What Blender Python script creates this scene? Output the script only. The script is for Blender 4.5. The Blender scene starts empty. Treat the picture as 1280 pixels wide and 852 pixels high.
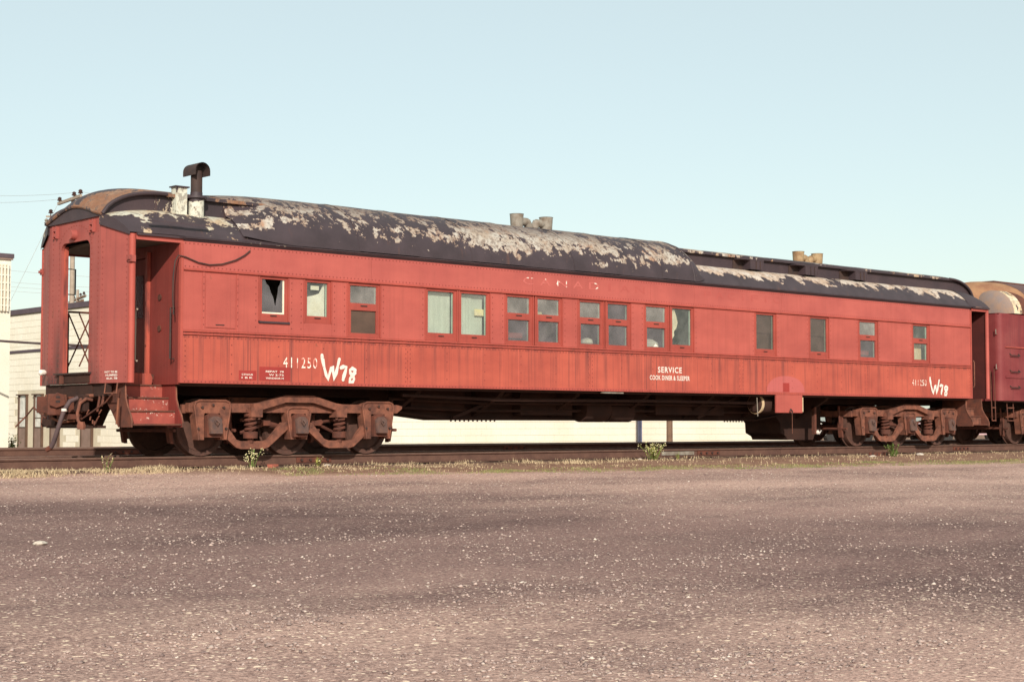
import bpy, math, random
import numpy as np
from mathutils import Vector, Matrix, noise as mnoise
random.seed(7); rng = np.random.default_rng(11)
S = bpy.context.scene; COL = S.collection
R = math.radians
# ------------------------------------------------------------------ camera, sky, sun, exposure
CAM_POS = (-15.394, -22.183, 0.512); YAW = 0.7316; PITCH = 0.0523
cd = bpy.data.cameras.new('camera'); cam = bpy.data.objects.new('camera', cd); COL.objects.link(cam)
cd.sensor_width = 36.0; cd.lens = 36.0 * 2000 / 1280; cd.clip_end = 5000; cd.clip_start = 0.05
cam.location = CAM_POS; cam.rotation_euler = (math.pi / 2 + PITCH, 0, -YAW)
S.camera = cam
SUN_EL = R(25.5); SUN_AZ = R(36)              # azimuth: from the -Y direction towards -X
sun_dir = Vector((-math.sin(SUN_AZ) * math.cos(SUN_EL), -math.cos(SUN_AZ) * math.cos(SUN_EL), math.sin(SUN_EL)))
W = bpy.data.worlds.new('World'); S.world = W; W.use_nodes = True
wn = W.node_tree; wn.nodes.clear()
sky = wn.nodes.new('ShaderNodeTexSky'); sky.sky_type = 'NISHITA'; sky.sun_disc = False
sky.sun_elevation = SUN_EL; sky.sun_rotation = math.atan2(sun_dir.x, sun_dir.y) % (2 * math.pi)
sky.air_density = 1.0; sky.dust_density = 1.2; sky.ozone_density = 1.0; sky.altitude = 100
tint = wn.nodes.new('ShaderNodeMix'); tint.data_type = 'RGBA'; tint.blend_type = 'MIX'
tint.inputs[0].default_value = 0.42; tint.inputs[7].default_value = (9.0, 10.0, 8.5, 1)
bg = wn.nodes.new('ShaderNodeBackground'); bg.inputs[1].default_value = 0.12
wo = wn.nodes.new('ShaderNodeOutputWorld')
wn.links.new(sky.outputs[0], tint.inputs[6]); wn.links.new(tint.outputs[2], bg.inputs[0]); wn.links.new(bg.outputs[0], wo.inputs[0])
sl = bpy.data.lights.new('sun', 'SUN'); sl.energy = 4.9; sl.angle = R(0.55); sl.color = (1.0, 0.91, 0.78)
so = bpy.data.objects.new('sun', sl); COL.objects.link(so); so.rotation_euler = sun_dir.to_track_quat('Z', 'Y').to_euler(); so.location = (0, -30, 30)
S.view_settings.view_transform = 'Standard'; S.view_settings.look = 'None'
S.view_settings.exposure = 0.0; S.view_settings.gamma = 1.0; S.view_settings.use_curve_mapping = False

# ------------------------------------------------------------------ materials
class NT:
    def __init__(s, name):
        s.m = bpy.data.materials.new(name); s.m.use_nodes = True; s.t = s.m.node_tree; s.t.nodes.clear()
        s.out = s.n('ShaderNodeOutputMaterial'); s.geo = s.n('ShaderNodeNewGeometry'); s.pos = s.geo.outputs['Position']
    def n(s, ty, **kw):
        o = s.t.nodes.new(ty)
        for k, v in kw.items(): setattr(o, k, v)
        return o
    def set(s, sock, v):
        if isinstance(v, bpy.types.NodeSocket): s.t.links.new(v, sock)
        else:
            if hasattr(sock.default_value, '__len__') and not hasattr(v, '__len__'): v = (v,) * len(sock.default_value)
            if hasattr(v, '__len__') and len(v) == 3 and len(sock.default_value) == 4: v = (*v, 1)
            sock.default_value = v
    def noise(s, scale=(1, 1, 1), detail=4, rough=.55, off=(0, 0, 0), vec=None):
        mp = s.n('ShaderNodeMapping'); s.set(mp.inputs[0], vec or s.pos)
        mp.inputs[3].default_value = scale if hasattr(scale, '__len__') else (scale,) * 3; mp.inputs[1].default_value = off
        t = s.n('ShaderNodeTexNoise'); t.inputs['Scale'].default_value = 1; t.inputs['Detail'].default_value = detail; t.inputs['Roughness'].default_value = rough
        s.t.links.new(mp.outputs[0], t.inputs[0]); return t.outputs[0]
    def voro(s, scale, feature='F1', off=(0, 0, 0)):
        mp = s.n('ShaderNodeMapping'); s.set(mp.inputs[0], s.pos); mp.inputs[1].default_value = off
        mp.inputs[3].default_value = scale if hasattr(scale, '__len__') else (scale,) * 3
        t = s.n('ShaderNodeTexVoronoi'); t.feature = feature; t.inputs['Scale'].default_value = 1
        s.t.links.new(mp.outputs[0], t.inputs['Vector']); return t
    def rng(s, v, a, b, c=0., d=1., smooth=False):
        m = s.n('ShaderNodeMapRange'); m.clamp = True
        if smooth: m.interpolation_type = 'SMOOTHSTEP'
        s.set(m.inputs[0], v)
        for i, q in enumerate((a, b, c, d)): s.set(m.inputs[i + 1], q)
        return m.outputs[0]
    def math(s, op, a, b=0., c=None):
        m = s.n('ShaderNodeMath', operation=op); s.set(m.inputs[0], a); s.set(m.inputs[1], b)
        if c is not None: s.set(m.inputs[2], c)
        return m.outputs[0]
    def mix(s, f, a, b, mode='MIX'):
        m = s.n('ShaderNodeMix', data_type='RGBA', blend_type=mode); s.set(m.inputs[0], f); s.set(m.inputs[6], a); s.set(m.inputs[7], b); return m.outputs[2]
    def xyz(s):
        if not hasattr(s, '_x'): 
            q = s.n('ShaderNodeSeparateXYZ'); s.t.links.new(s.pos, q.inputs[0]); s._x = q.outputs
        return s._x
    def bump(s, h, strength=.3, dist=.01, nrm=None):
        b = s.n('ShaderNodeBump'); b.inputs['Strength'].default_value = strength; b.inputs['Distance'].default_value = dist; s.set(b.inputs['Height'], h)
        if nrm is not None: s.set(b.inputs['Normal'], nrm)
        return b.outputs[0]
    def bsdf(s, col, rough=.7, normal=None, metal=0., spec=.3, **kw):
        p = s.n('ShaderNodeBsdfPrincipled'); s.set(p.inputs['Base Color'], col); s.set(p.inputs['Roughness'], rough); s.set(p.inputs['Metallic'], metal)
        s.set(p.inputs['Specular IOR Level'], spec)
        if normal is not None: s.set(p.inputs['Normal'], normal)
        for k, v in kw.items(): s.set(p.inputs[k], v)
        return p.outputs[0]
    def done(s, sh): s.t.links.new(sh, s.out.inputs[0]); return s.m

def mat_plain(name, a, b=None, rough=.75, scale=4., bump=.25, fine=60, metal=0., spec=.3, bdist=.006):
    t = NT(name); b = b or tuple(x * .6 for x in a)
    f = t.rng(t.noise(scale, 5), .35, .68); col = t.mix(f, a, b)
    fn = t.noise(fine, 3); col = t.mix(t.rng(fn, .3, .7, .0, .35), col, t.mix(1., col, (.55, .55, .55), 'MULTIPLY'))
    return t.done(t.bsdf(col, rough, t.bump(fn, bump, bdist), metal, spec))

def mat_paint(name, a, b, streak=.5, stain=(.10, .035, .03), chips=.0, rough=.62, wav=.5, soot=False, runs=False):
    t = NT(name); x = t.xyz()
    col = t.mix(t.rng(t.noise((.9, .9, 1.6), 4), .35, .68), a, b)
    st = t.noise((7., 7., .42), 5, .6); st2 = t.noise((26., 26., .8), 3, .6, (3, 1, 5))
    f = t.math('MULTIPLY', t.rng(st, .50, .74), t.rng(st2, .35, .7, .35, 1.)); f = t.math('MULTIPLY', f, streak)
    if runs: f = t.math('MULTIPLY', f, t.rng(x[2], 1.30, 1.93, .45, 1.15)); f = t.math('MAXIMUM', f, t.math('MULTIPLY', t.rng(x[2], 1.86, 1.925, 0, .8), t.rng(t.noise((6, 6, 2), 4, .6, (4, 4, 1)), .42, .62)))
    col = t.mix(f, col, stain)
    f2 = t.math('MULTIPLY', t.rng(t.noise((15., 15., .3), 4, .6, (9, 2, 1)), .60, .80), streak * .6)
    col = t.mix(f2, col, tuple(min(1, q * 1.35) for q in a))
    f3 = t.math('MULTIPLY', t.math('MULTIPLY', t.rng(t.noise((34., 34., .22), 3, .55, (2, 5, 1)), .56, .68), t.rng(t.noise((1.1, 1.1, .5), 3, .5, (3, 3, 9)), .38, .6, .15, 1.)), min(1, streak * .72)); col = t.mix(f3, col, stain)
    g = t.noise(95, 2); col = t.mix(t.rng(g, .32, .7, 0, .30), col, t.mix(1., col, (.62, .58, .58), 'MULTIPLY'))
    sp = t.rng(t.noise(38, 3, .6, (5, 5, 5)), .70, .76, 0, .75); col = t.mix(sp, col, (.07, .03, .028))
    if soot:
        bd = t.math('MINIMUM', t.math('ABSOLUTE', t.math('SUBTRACT', x[1], .94)), t.math('ABSOLUTE', t.math('SUBTRACT', x[1], 2.05)))
        sm = t.math('MULTIPLY', t.rng(bd, .0, .26, 1, 0), t.rng(x[2], 1.5, 2.35, 1, 0)); lowm = t.math('MULTIPLY', t.rng(x[2], 1.20, 1.55, 1., 0), t.rng(x[1], .5, .9, .25, 1))
        sm = t.math('MULTIPLY', t.math('MAXIMUM', sm, lowm), t.rng(t.noise((5, 5, 1.5), 4, .6, (2, 2, 2)), .30, .62, .1, .95)); col = t.mix(sm, col, (.055, .028, .026))
    if chips:
        cm = t.rng(t.noise((6, 6, 4), 6, .65, (1, 8, 3)), .66, .70, 0, chips); col = t.mix(cm, col, (.16, .06, .04))
    h = t.math('ADD', t.math('MULTIPLY', t.noise((1.6, 1.6, 2.2), 2), 1.), t.math('MULTIPLY', g, .012))
    return t.done(t.bsdf(col, t.rng(st, .3, .7, rough - .08, rough + .15), t.bump(h, wav, .02), 0., .35))

DARK = (.043, .031, .037)
def mat_roof(name, z0, z1, lo=-.4, hi=.1, peel=((.50, .47, .43), (.42, .30, .20), (.30, .115, .045)), amount=1., xs=2.2, zs=1.4, rust=.5, top=None, fw=.75, bw=.9, speck=.55, xg=False):
    """dark roof paint, peeled to pale primer and rust; the peel grows towards height z1"""
    t = NT(name); x = t.xyz()
    big = t.noise((xs, 2.2, zs), 7, .66); fin = t.noise((8, 8, 5), 5, .7, (4, 7, 2)); blot = t.noise((.55, .9, .5), 3, .5, (2, 9, 6))
    grad = t.rng(x[2], z0, z1, lo, hi)
    if xg: grad = t.math('ADD', grad, t.rng(x[0], -.8, 2.2, -.06, 0))
    v = t.math('ADD', t.math('MULTIPLY', t.math('SUBTRACT', big, .5), 1.5), t.math('MULTIPLY', t.math('SUBTRACT', fin, .5), fw))
    v = t.math('ADD', v, t.math('MULTIPLY', t.math('SUBTRACT', blot, .5), bw)); v = t.math('ADD', v, grad); thr = 0.
    m = t.math('MULTIPLY', t.rng(v, thr, thr + .018), amount)
    pc = t.mix(t.rng(t.noise((3, 3, 3), 5, .6, (8, 1, 1)), .40, .62), peel[0], peel[1])
    pc = t.mix(t.math('MULTIPLY', t.rng(t.noise((2.3, 2.3, 2.3), 6, .65, (1, 4, 4)), .55, .68), rust), pc, peel[2])
    if top: pc = t.mix(t.rng(t.math('ADD', x[2], t.math('MULTIPLY', fin, .25)), 4.18, 4.40, 0, .85), pc, top)
    sk = t.rng(t.noise((13, 13, 13), 5, .7, (6, 3, 3)), (.53 if speck < .6 else .49), .57, 0, speck); pc = t.mix(sk, pc, (.12, .085, .075))
    edge = t.rng(v, thr + .018, thr + .07, .35, 0); pc = t.mix(edge, pc, peel[2])
    dk = t.mix(t.rng(t.noise((2, 2, 2), 5), .35, .7), DARK, tuple(q * 1.5 for q in DARK))
    dk = t.mix(t.rng(t.noise((6, 6, .7), 4, .6, (7, 7, 7)), .62, .75, 0, .30), dk, (.16, .07, .045))
    col = t.mix(m, dk, pc); g = t.noise(70, 3)
    col = t.mix(t.rng(g, .3, .7, 0, .35), col, t.mix(1., col, (.6, .58, .56), 'MULTIPLY'))
    h = t.math('SUBTRACT', t.math('MULTIPLY', t.noise((1.5, 1.5, 1.5), 3), .6), t.math('MULTIPLY', m, .12))
    return t.done(t.bsdf(col, t.rng(m, 0, 1, .55, .9), t.bump(h, .5, .03), 0., .35))

RED_A, RED_B = (.585, .105, .080), (.52, .088, .068)
M = {}
M['red_up'] = mat_paint('letterboard_paint', (.455, .108, .090), (.36, .080, .070), .36, (.27, .07, .06), wav=.6)
M['red_mid'] = mat_paint('window_band_paint', (.445, .100, .080), (.35, .075, .062), .45, (.22, .055, .045), .4, wav=.6)
M['red_low'] = mat_paint('girder_paint', (.475, .102, .068), (.36, .072, .051), 1.15, (.11, .036, .036), .7, wav=.6, runs=True)
M['red_end'] = mat_paint('end_sheet_paint', (.365, .088, .073), (.295, .070, .061), .5, (.085, .036, .036), .5, soot=True)
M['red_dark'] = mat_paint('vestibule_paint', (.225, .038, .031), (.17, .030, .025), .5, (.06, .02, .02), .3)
M['red_trim'] = mat_paint('trim_paint', (.42, .085, .064), (.33, .064, .050), .5, (.10, .035, .03), .6)
M['sash'] = mat_paint('sash_paint', (.37, .070, .052), (.29, .055, .042), .4, (.12, .035, .03), .6)
M['maroon'] = mat_paint('maroon_paint', (.175, .023, .028), (.235, .05, .05), .8, (.09, .02, .028), .6)
M['roof_arch'] = mat_roof('peeling_arch_roof', 3.50, 3.88, -.40, .05, peel=((.46, .43, .39), (.36, .29, .235), (.33, .14, .06)), xs=3.6, zs=4.6, rust=.7, fw=1.0, bw=.7, top=(.19, .155, .14), speck=.6, xg=True)
M['roof_deck'] = mat_roof('peeling_lower_deck', 3.56, 3.86, -.40, .24, peel=((.55, .49, .44), (.47, .35, .27), (.35, .17, .09)), xs=2.6, zs=1.1, rust=.25)
M['roof_hood'] = mat_roof('peeling_hood', 3.60, 3.90, -.26, .05, peel=((.50, .49, .42), (.46, .36, .25), (.33, .15, .07)), xs=2.4, zs=3.5)
M['roof_top'] = mat_roof('worn_upper_deck', 4.10, 4.40, -.16, .03, rust=.8, fw=1.1)
M['roof_rust'] = mat_roof('rusty_bullnose', 3.75, 4.3, .10, -.02, peel=((.27, .14, .085), (.21, .10, .06), (.38, .30, .235)), rust=.35, xs=1.6, zs=1.6, fw=1.0)
M['cler'] = mat_plain('clerestory_paint', (.047, .033, .040), (.066, .044, .050), .6, 2.5, .2)
M['cler_flake'] = mat_roof('clerestory_flaking', 3.2, 3.6, -.25, -.16, peel=((.60, .60, .52), (.52, .46, .36), (.33, .17, .085)), xs=4, zs=1.2)
M['box_flake'] = mat_roof('flaking_vent_box', 3.2, 3.6, .0, .06, peel=((.62, .63, .55), (.56, .54, .45), (.35, .18, .09)), xs=4, zs=1.2, rust=.1)
M['pipe_flake'] = mat_roof('flaking_stove_pipe', 4.10, 4.20, .22, -.4, peel=((.62, .63, .55), (.56, .54, .45), (.35, .18, .09)), xs=4, zs=1.2, rust=.1)
M['black'] = mat_plain('black_iron', (.035, .026, .027), (.07, .040, .032), .7, 6)
M['under'] = mat_plain('underframe_grime', (.034, .016, .013), (.058, .025, .018), .9, 3, .4)
M['rust'] = mat_plain('rusty_cast_steel', (.25, .096, .062), (.10, .043, .033), .88, 7, .7, 40)
M['rust_d'] = mat_plain('dark_rust', (.155, .052, .034), (.085, .036, .028), .9, 7, .5, 45)
M['rust_o'] = mat_plain('orange_rust', (.24, .085, .045), (.14, .055, .036), .9, 6, .5, 45)
M['wheel'] = mat_plain('wheel_steel', (.070, .036, .029), (.115, .055, .042), .7, 8, .3)
M['journal'] = mat_plain('oily_journal_lid', (.085, .055, .052), (.15, .075, .055), .55, 10, .3)
M['galv'] = mat_plain('galvanised_vent', (.30, .275, .24), (.18, .14, .11), .6, 7, .3, 50)
M['tanvent'] = mat_plain('tan_vent_paint', (.40, .29, .17), (.22, .12, .06), .7, 6, .3)
M['rail_side'] = mat_plain('rail_rust', (.135, .070, .052), (.095, .048, .038), .8, 5, .4, 35)
M['rail_head'] = mat_plain('rail_head_steel', (.30, .21, .17), (.22, .14, .11), .45, 9, .2, 50, .3)
M['tie'] = mat_plain('creosoted_timber', (.12, .075, .058), (.075, .05, .042), .9, 3, .5, 30)
M['white'] = mat_plain('white_lettering', (.80, .76, .70), (.70, .63, .57), .7, 8, .1)
M['cream'] = mat_plain('cream_paint', (.62, .50, .34), (.55, .38, .22), .75, 3, .2)
M['greenish'] = mat_plain('pale_green_paint', (.42, .58, .46), (.33, .47, .38), .7, 6, .2)
M['blind'] = mat_plain('pale_blind', (.52, .55, .47), (.45, .49, .42), .85, 2.5, .2)
M['curtain'] = mat_plain('cream_curtain', (.78, .70, .52), (.62, .52, .36), .9, 7, .4)
M['paper'] = mat_plain('white_paper', (.80, .77, .66), (.70, .64, .50), .9, 6, .1)
M['yellow'] = mat_plain('yellow_paper', (.75, .65, .30), (.7, .6, .4), .9, 6, .1)
M['interior'] = mat_plain('dim_interior', (.17, .15, .125), (.11, .095, .08), .85, 1.5, .2)
M['screen'] = mat_plain('rusty_window_screen', (.085, .056, .044), (.12, .076, .058), .8, 3, .6, 90)
M['blue'] = mat_plain('blue_pipe', (.20, .22, .34), (.16, .18, .28), .7, 5, .2)
M['wood'] = mat_plain('weathered_pole', (.23, .145, .10), (.15, .095, .07), .9, 4, .5, 30)
M['palewood'] = mat_plain('grey_pole', (.40, .33, .27), (.31, .25, .20), .9, 4, .4, 30)
M['insul'] = mat_plain('brown_glazed_insulator', (.055, .03, .03), (.08, .04, .035), .3, 6, .1)
M['wire'] = mat_plain('dull_wire', (.40, .40, .40), (.32, .32, .32), .7, 6, .1)
M['cable'] = mat_plain('dark_cable', (.06, .04, .045), (.08, .06, .06), .7, 6, .1)
M['coping'] = mat_plain('dark_coping', (.085, .062, .078), (.11, .08, .095), .6, 3, .2)
M['bronze'] = mat_plain('bronze_frame', (.10, .058, .042), (.14, .085, .06), .5, 3, .2)
M['bpanel'] = mat_plain('brown_panel', (.22, .15, .12), (.28, .19, .16), .7, 3, .2)
M['ivory'] = mat_plain('ivory_wall', (.80, .76, .66), (.74, .69, .58), .85, 1.2, .3, 30)
M['tanfin'] = mat_plain('screen_tan', (.68, .58, .44), (.6, .5, .38), .85, 3, .2)
M['block'] = mat_plain('cream_block', (.87, .83, .72), (.80, .745, .62), .9, .9, .5, 26)
M['mortar'] = mat_plain('grey_mortar', (.66, .59, .46), (.56, .50, .38), .95, 2, .4, 30)
M['hose'] = mat_plain('rubber_hose', (.075, .05, .055), (.11, .07, .07), .7, 9, .3)
M['tyre'] = mat_plain('tyre', (.03, .03, .03), (.05, .045, .045), .85, 9, .2)
M['carpink'] = mat_plain('pale_pink_carpaint', (.62, .42, .45), (.6, .4, .43), .35, 2, .0, 60, 0, .5)
M['carwhite'] = mat_plain('white_carpaint', (.78, .76, .72), (.74, .72, .68), .35, 2, .0, 60, 0, .5)
M['straw'] = mat_plain('dry_straw', (.60, .48, .31), (.42, .31, .20), .9, 9, .1)
M['grass'] = mat_plain('short_green_grass', (.17, .185, .07), (.30, .26, .12), .9, 3, .1)
M['leaf'] = mat_plain('yellow_green_leaf', (.50, .47, .14), (.36, .36, .10), .8, 12, .1)
M['leafd'] = mat_plain('green_leaf', (.12, .19, .045), (.18, .24, .06), .8, 12, .1)
M['flower'] = mat_plain('pale_seed_head', (.72, .66, .40), (.6, .5, .28), .9, 20, .1)
M['brick'] = mat_plain('red_brick', (.42, .13, .09), (.33, .10, .07), .9, 9, .4)
M['stone'] = mat_plain('pale_stone', (.62, .55, .48), (.5, .43, .37), .9, 12, .4)

def mat_glass(name, dust_glare=(.34, .34, .30), amt=.5, lo=.25):
    t = NT(name)
    d = t.n('ShaderNodeBsdfDiffuse'); t.set(d.inputs[0], t.mix(t.rng(t.noise(3, 4), .35, .65), dust_glare, tuple(q * .6 for q in dust_glare)))
    g = t.n('ShaderNodeBsdfGlossy'); g.inputs[1].default_value = .08; g.inputs[0].default_value = (.9, .95, .95, 1)
    tr = t.n('ShaderNodeBsdfTransparent'); tr.inputs[0].default_value = (.96, .985, .97, 1)
    m1 = t.n('ShaderNodeMixShader'); t.set(m1.inputs[0], t.math('MULTIPLY', t.rng(t.noise((2.6, 2.6, 2.2), 6, .65, (3, 3, 3)), .3, .7, lo, amt), t.math('SUBTRACT', 1., t.geo.outputs['Backfacing']))); t.set(m1.inputs[1], tr.outputs[0]); t.set(m1.inputs[2], d.outputs[0])
    fr = t.n('ShaderNodeFresnel'); fr.inputs[0].default_value = 1.6
    m2 = t.n('ShaderNodeMixShader'); t.set(m2.inputs[0], t.math('MULTIPLY', fr.outputs[0], t.math('SUBTRACT', 1., t.geo.outputs['Backfacing']))); t.set(m2.inputs[1], m1.outputs[0]); t.set(m2.inputs[2], g.outputs[0])
    return t.done(m2.outputs[0])
M['glass'] = mat_glass('dusty_glass', (.42, .39, .37), .62, .36)
M['glass_d'] = mat_glass('darker_glass', (.25, .22, .24), .52, .34)
M['glass_k'] = mat_glass('brown_dusty_glass', (.15, .10, .09), .6, .4)
M['glass_v'] = mat_glass('clearer_glass', (.45, .46, .43), .30, .08)
M['glass_c'] = mat_glass('painted_reflection_glass', (.80, .78, .72), .97, .85)  # near-white diffuse colour stands in for sky reflected in the slit windows

def mat_ghost(name, c, flake, thr):
    t = NT(name); n = t.noise((6, 6, 6), 5, .65, (2, 0, 4)); x = t.xyz()
    col = t.mix(t.rng(n, thr, thr + .03), c, flake)
    return t.done(t.bsdf(col, .7))
M['ghost_w'] = mat_ghost('flaked_white_letter', (.47, .120, .105), (.80, .74, .66), .56)
M['ghost_r'] = mat_ghost('ghost_letter', (.385, .084, .073), (.75, .66, .58), .66)
M['ghost_n'] = mat_ghost('worn_number', (.62, .24, .19), (.80, .74, .66), .45)
M['patch'] = mat_paint('darker_red_patch', (.34, .038, .032), (.29, .034, .03), .2)
M['patch_p'] = mat_paint('pinkish_patch', (.47, .115, .108), (.43, .10, .094), .4)

def mat_chalk():
    t = NT('chalked_riser'); x = t.xyz()
    col = t.mix(t.rng(t.noise(5, 4), .35, .65), (.36, .080, .060), (.25, .056, .046))
    n = t.math('MULTIPLY', t.rng(t.noise((30, 30, 22), 2, .5), .57, .61), t.rng(t.noise((2.2, 2.2, 11), 2, .5, (4, 1, 1)), .52, .60))
    col = t.mix(t.math('MULTIPLY', n, .8), col, (.70, .58, .50)); return t.done(t.bsdf(col, .8))
M['riser'] = mat_chalk()
M['rivet'] = mat_plain('rivet_heads', (.27, .052, .042), (.19, .04, .034), .7, 8)
M['red_gloom'] = mat_plain('vestibule_shade_red', (.085, .018, .016), (.06, .014, .013), .85, 3)  # shade inside the right vestibule is painted in as a darkened red

def mat_ground():
    t = NT('gravel_lot'); x = t.xyz()
    band = t.noise((.10, .30, .3), 4, .55); mid = t.noise((.7, 1.1, .7), 5, .6, (5, 2, 0)); fine = t.noise(26, 4, .7); fin2 = t.noise(62, 3, .75, (1, 3, 0))
    col = t.mix(t.rng(band, .38, .60, smooth=True), (.145, .094, .096), (.345, .238, .226))
    col = t.mix(t.rng(mid, .4, .68, 0, .5), col, (.40, .28, .258))
    col = t.mix(t.rng(mid, .42, .22, 0, .5), col, (.13, .095, .092))
    col = t.mix(t.rng(fine, .52, .66, 0, .6), col, (.52, .39, .365)); col = t.mix(t.rng(fine, .48, .34, 0, .65), col, (.075, .047, .05))
    col = t.mix(t.rng(fin2, .52, .66, 0, .5), col, (.60, .46, .43)); col = t.mix(t.rng(fin2, .48, .34, 0, .6), col, (.06, .038, .04))
    v = t.voro(34); col = t.mix(t.math('MULTIPLY', t.rng(v.outputs['Distance'], .38, .28), t.rng(t.math('FRACT', t.math('MULTIPLY', v.outputs['Color'], 7.3)), .80, .86)), col, (.70, .60, .52))
    v2 = t.voro(16, off=(3, 3, 3)); col = t.mix(t.math('MULTIPLY', t.rng(v2.outputs['Distance'], .34, .24), t.rng(t.math('FRACT', t.math('MULTIPLY', v2.outputs['Color'], 5.1)), .90, .93)), col, (.66, .56, .48))
    # cinder and dirt beside and behind the rails
    edge = t.math('ADD', x[1], t.math('MULTIPLY', t.noise((.5, .5, .5), 4), 1.2))
    lotline = t.rng(x[0], -3., 2.6, .55, -2.1)
    lot2 = t.math('ADD', lotline, t.rng(x[0], 2.6, 18, 0, -1.5))
    f = t.rng(t.math('SUBTRACT', edge, lot2), .1, .75)
    dirt = t.mix(t.rng(t.noise(3, 5, .6), .35, .65), (.20, .115, .085), (.31, .205, .155)); dirt = t.mix(t.rng(fine, .55, .7, 0, .6), dirt, (.46, .36, .28)); dirt = t.mix(t.rng(fine, .45, .3, 0, .7), dirt, (.09, .05, .04))
    col = t.mix(f, col, dirt)
    col = t.mix(1., col, (.97, .91, .845), 'MULTIPLY')
    dd = t.math('ADD', t.math('MULTIPLY', x[0], math.sin(YAW + .10)), t.math('MULTIPLY', x[1], math.cos(YAW + .10)))
    dd = t.math('ADD', dd, t.math('MULTIPLY', t.math('SUBTRACT', t.noise((.22, .22, .22), 4, .55, (7, 1, 2)), .5), 9.))
    d0 = CAM_POS[0] * math.sin(YAW + .10) + CAM_POS[1] * math.cos(YAW + .10)
    lane = t.math('MULTIPLY', t.rng(dd, d0 + 8.2, d0 + 11., 0, 1, True), t.rng(dd, d0 + 16., d0 + 22., 1, 0, True)); lane = t.math('MULTIPLY', lane, t.math('SUBTRACT', 1., f))
    col = t.mix(lane, col, t.mix(1., col, (.73, .68, .69), 'MULTIPLY')); pale = t.math('MULTIPLY', t.math('SUBTRACT', 1., lane), t.math('SUBTRACT', 1., f)); col = t.mix(t.math('MULTIPLY', pale, .58), col, t.mix(1., col, (1.75, 1.72, 1.62), 'MULTIPLY'))
    h = t.math('ADD', t.math('MULTIPLY', fine, .7), t.math('ADD', t.math('MULTIPLY', fin2, .25), t.math('MULTIPLY', v.outputs['Distance'], -.35)))
    return t.done(t.bsdf(col, .95, t.bump(h, .8, .02), 0., .15))
M['ground'] = mat_ground()
def mat_pebble():
    t = NT('gravel_stones'); o = t.noise((3.3, 3.3, 3.3), 1, .5)
    v = t.voro(11); col = t.mix(t.rng(v.outputs['Color'], .15, .85), (.19, .135, .128), (.48, .37, .335)); col = t.mix(t.rng(t.noise(7, 2, .5, (5, 6, 7)), .62, .68), col, (.62, .53, .47))
    return t.done(t.bsdf(col, .9, None, 0., .2))
M['pebble'] = mat_pebble()

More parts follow.
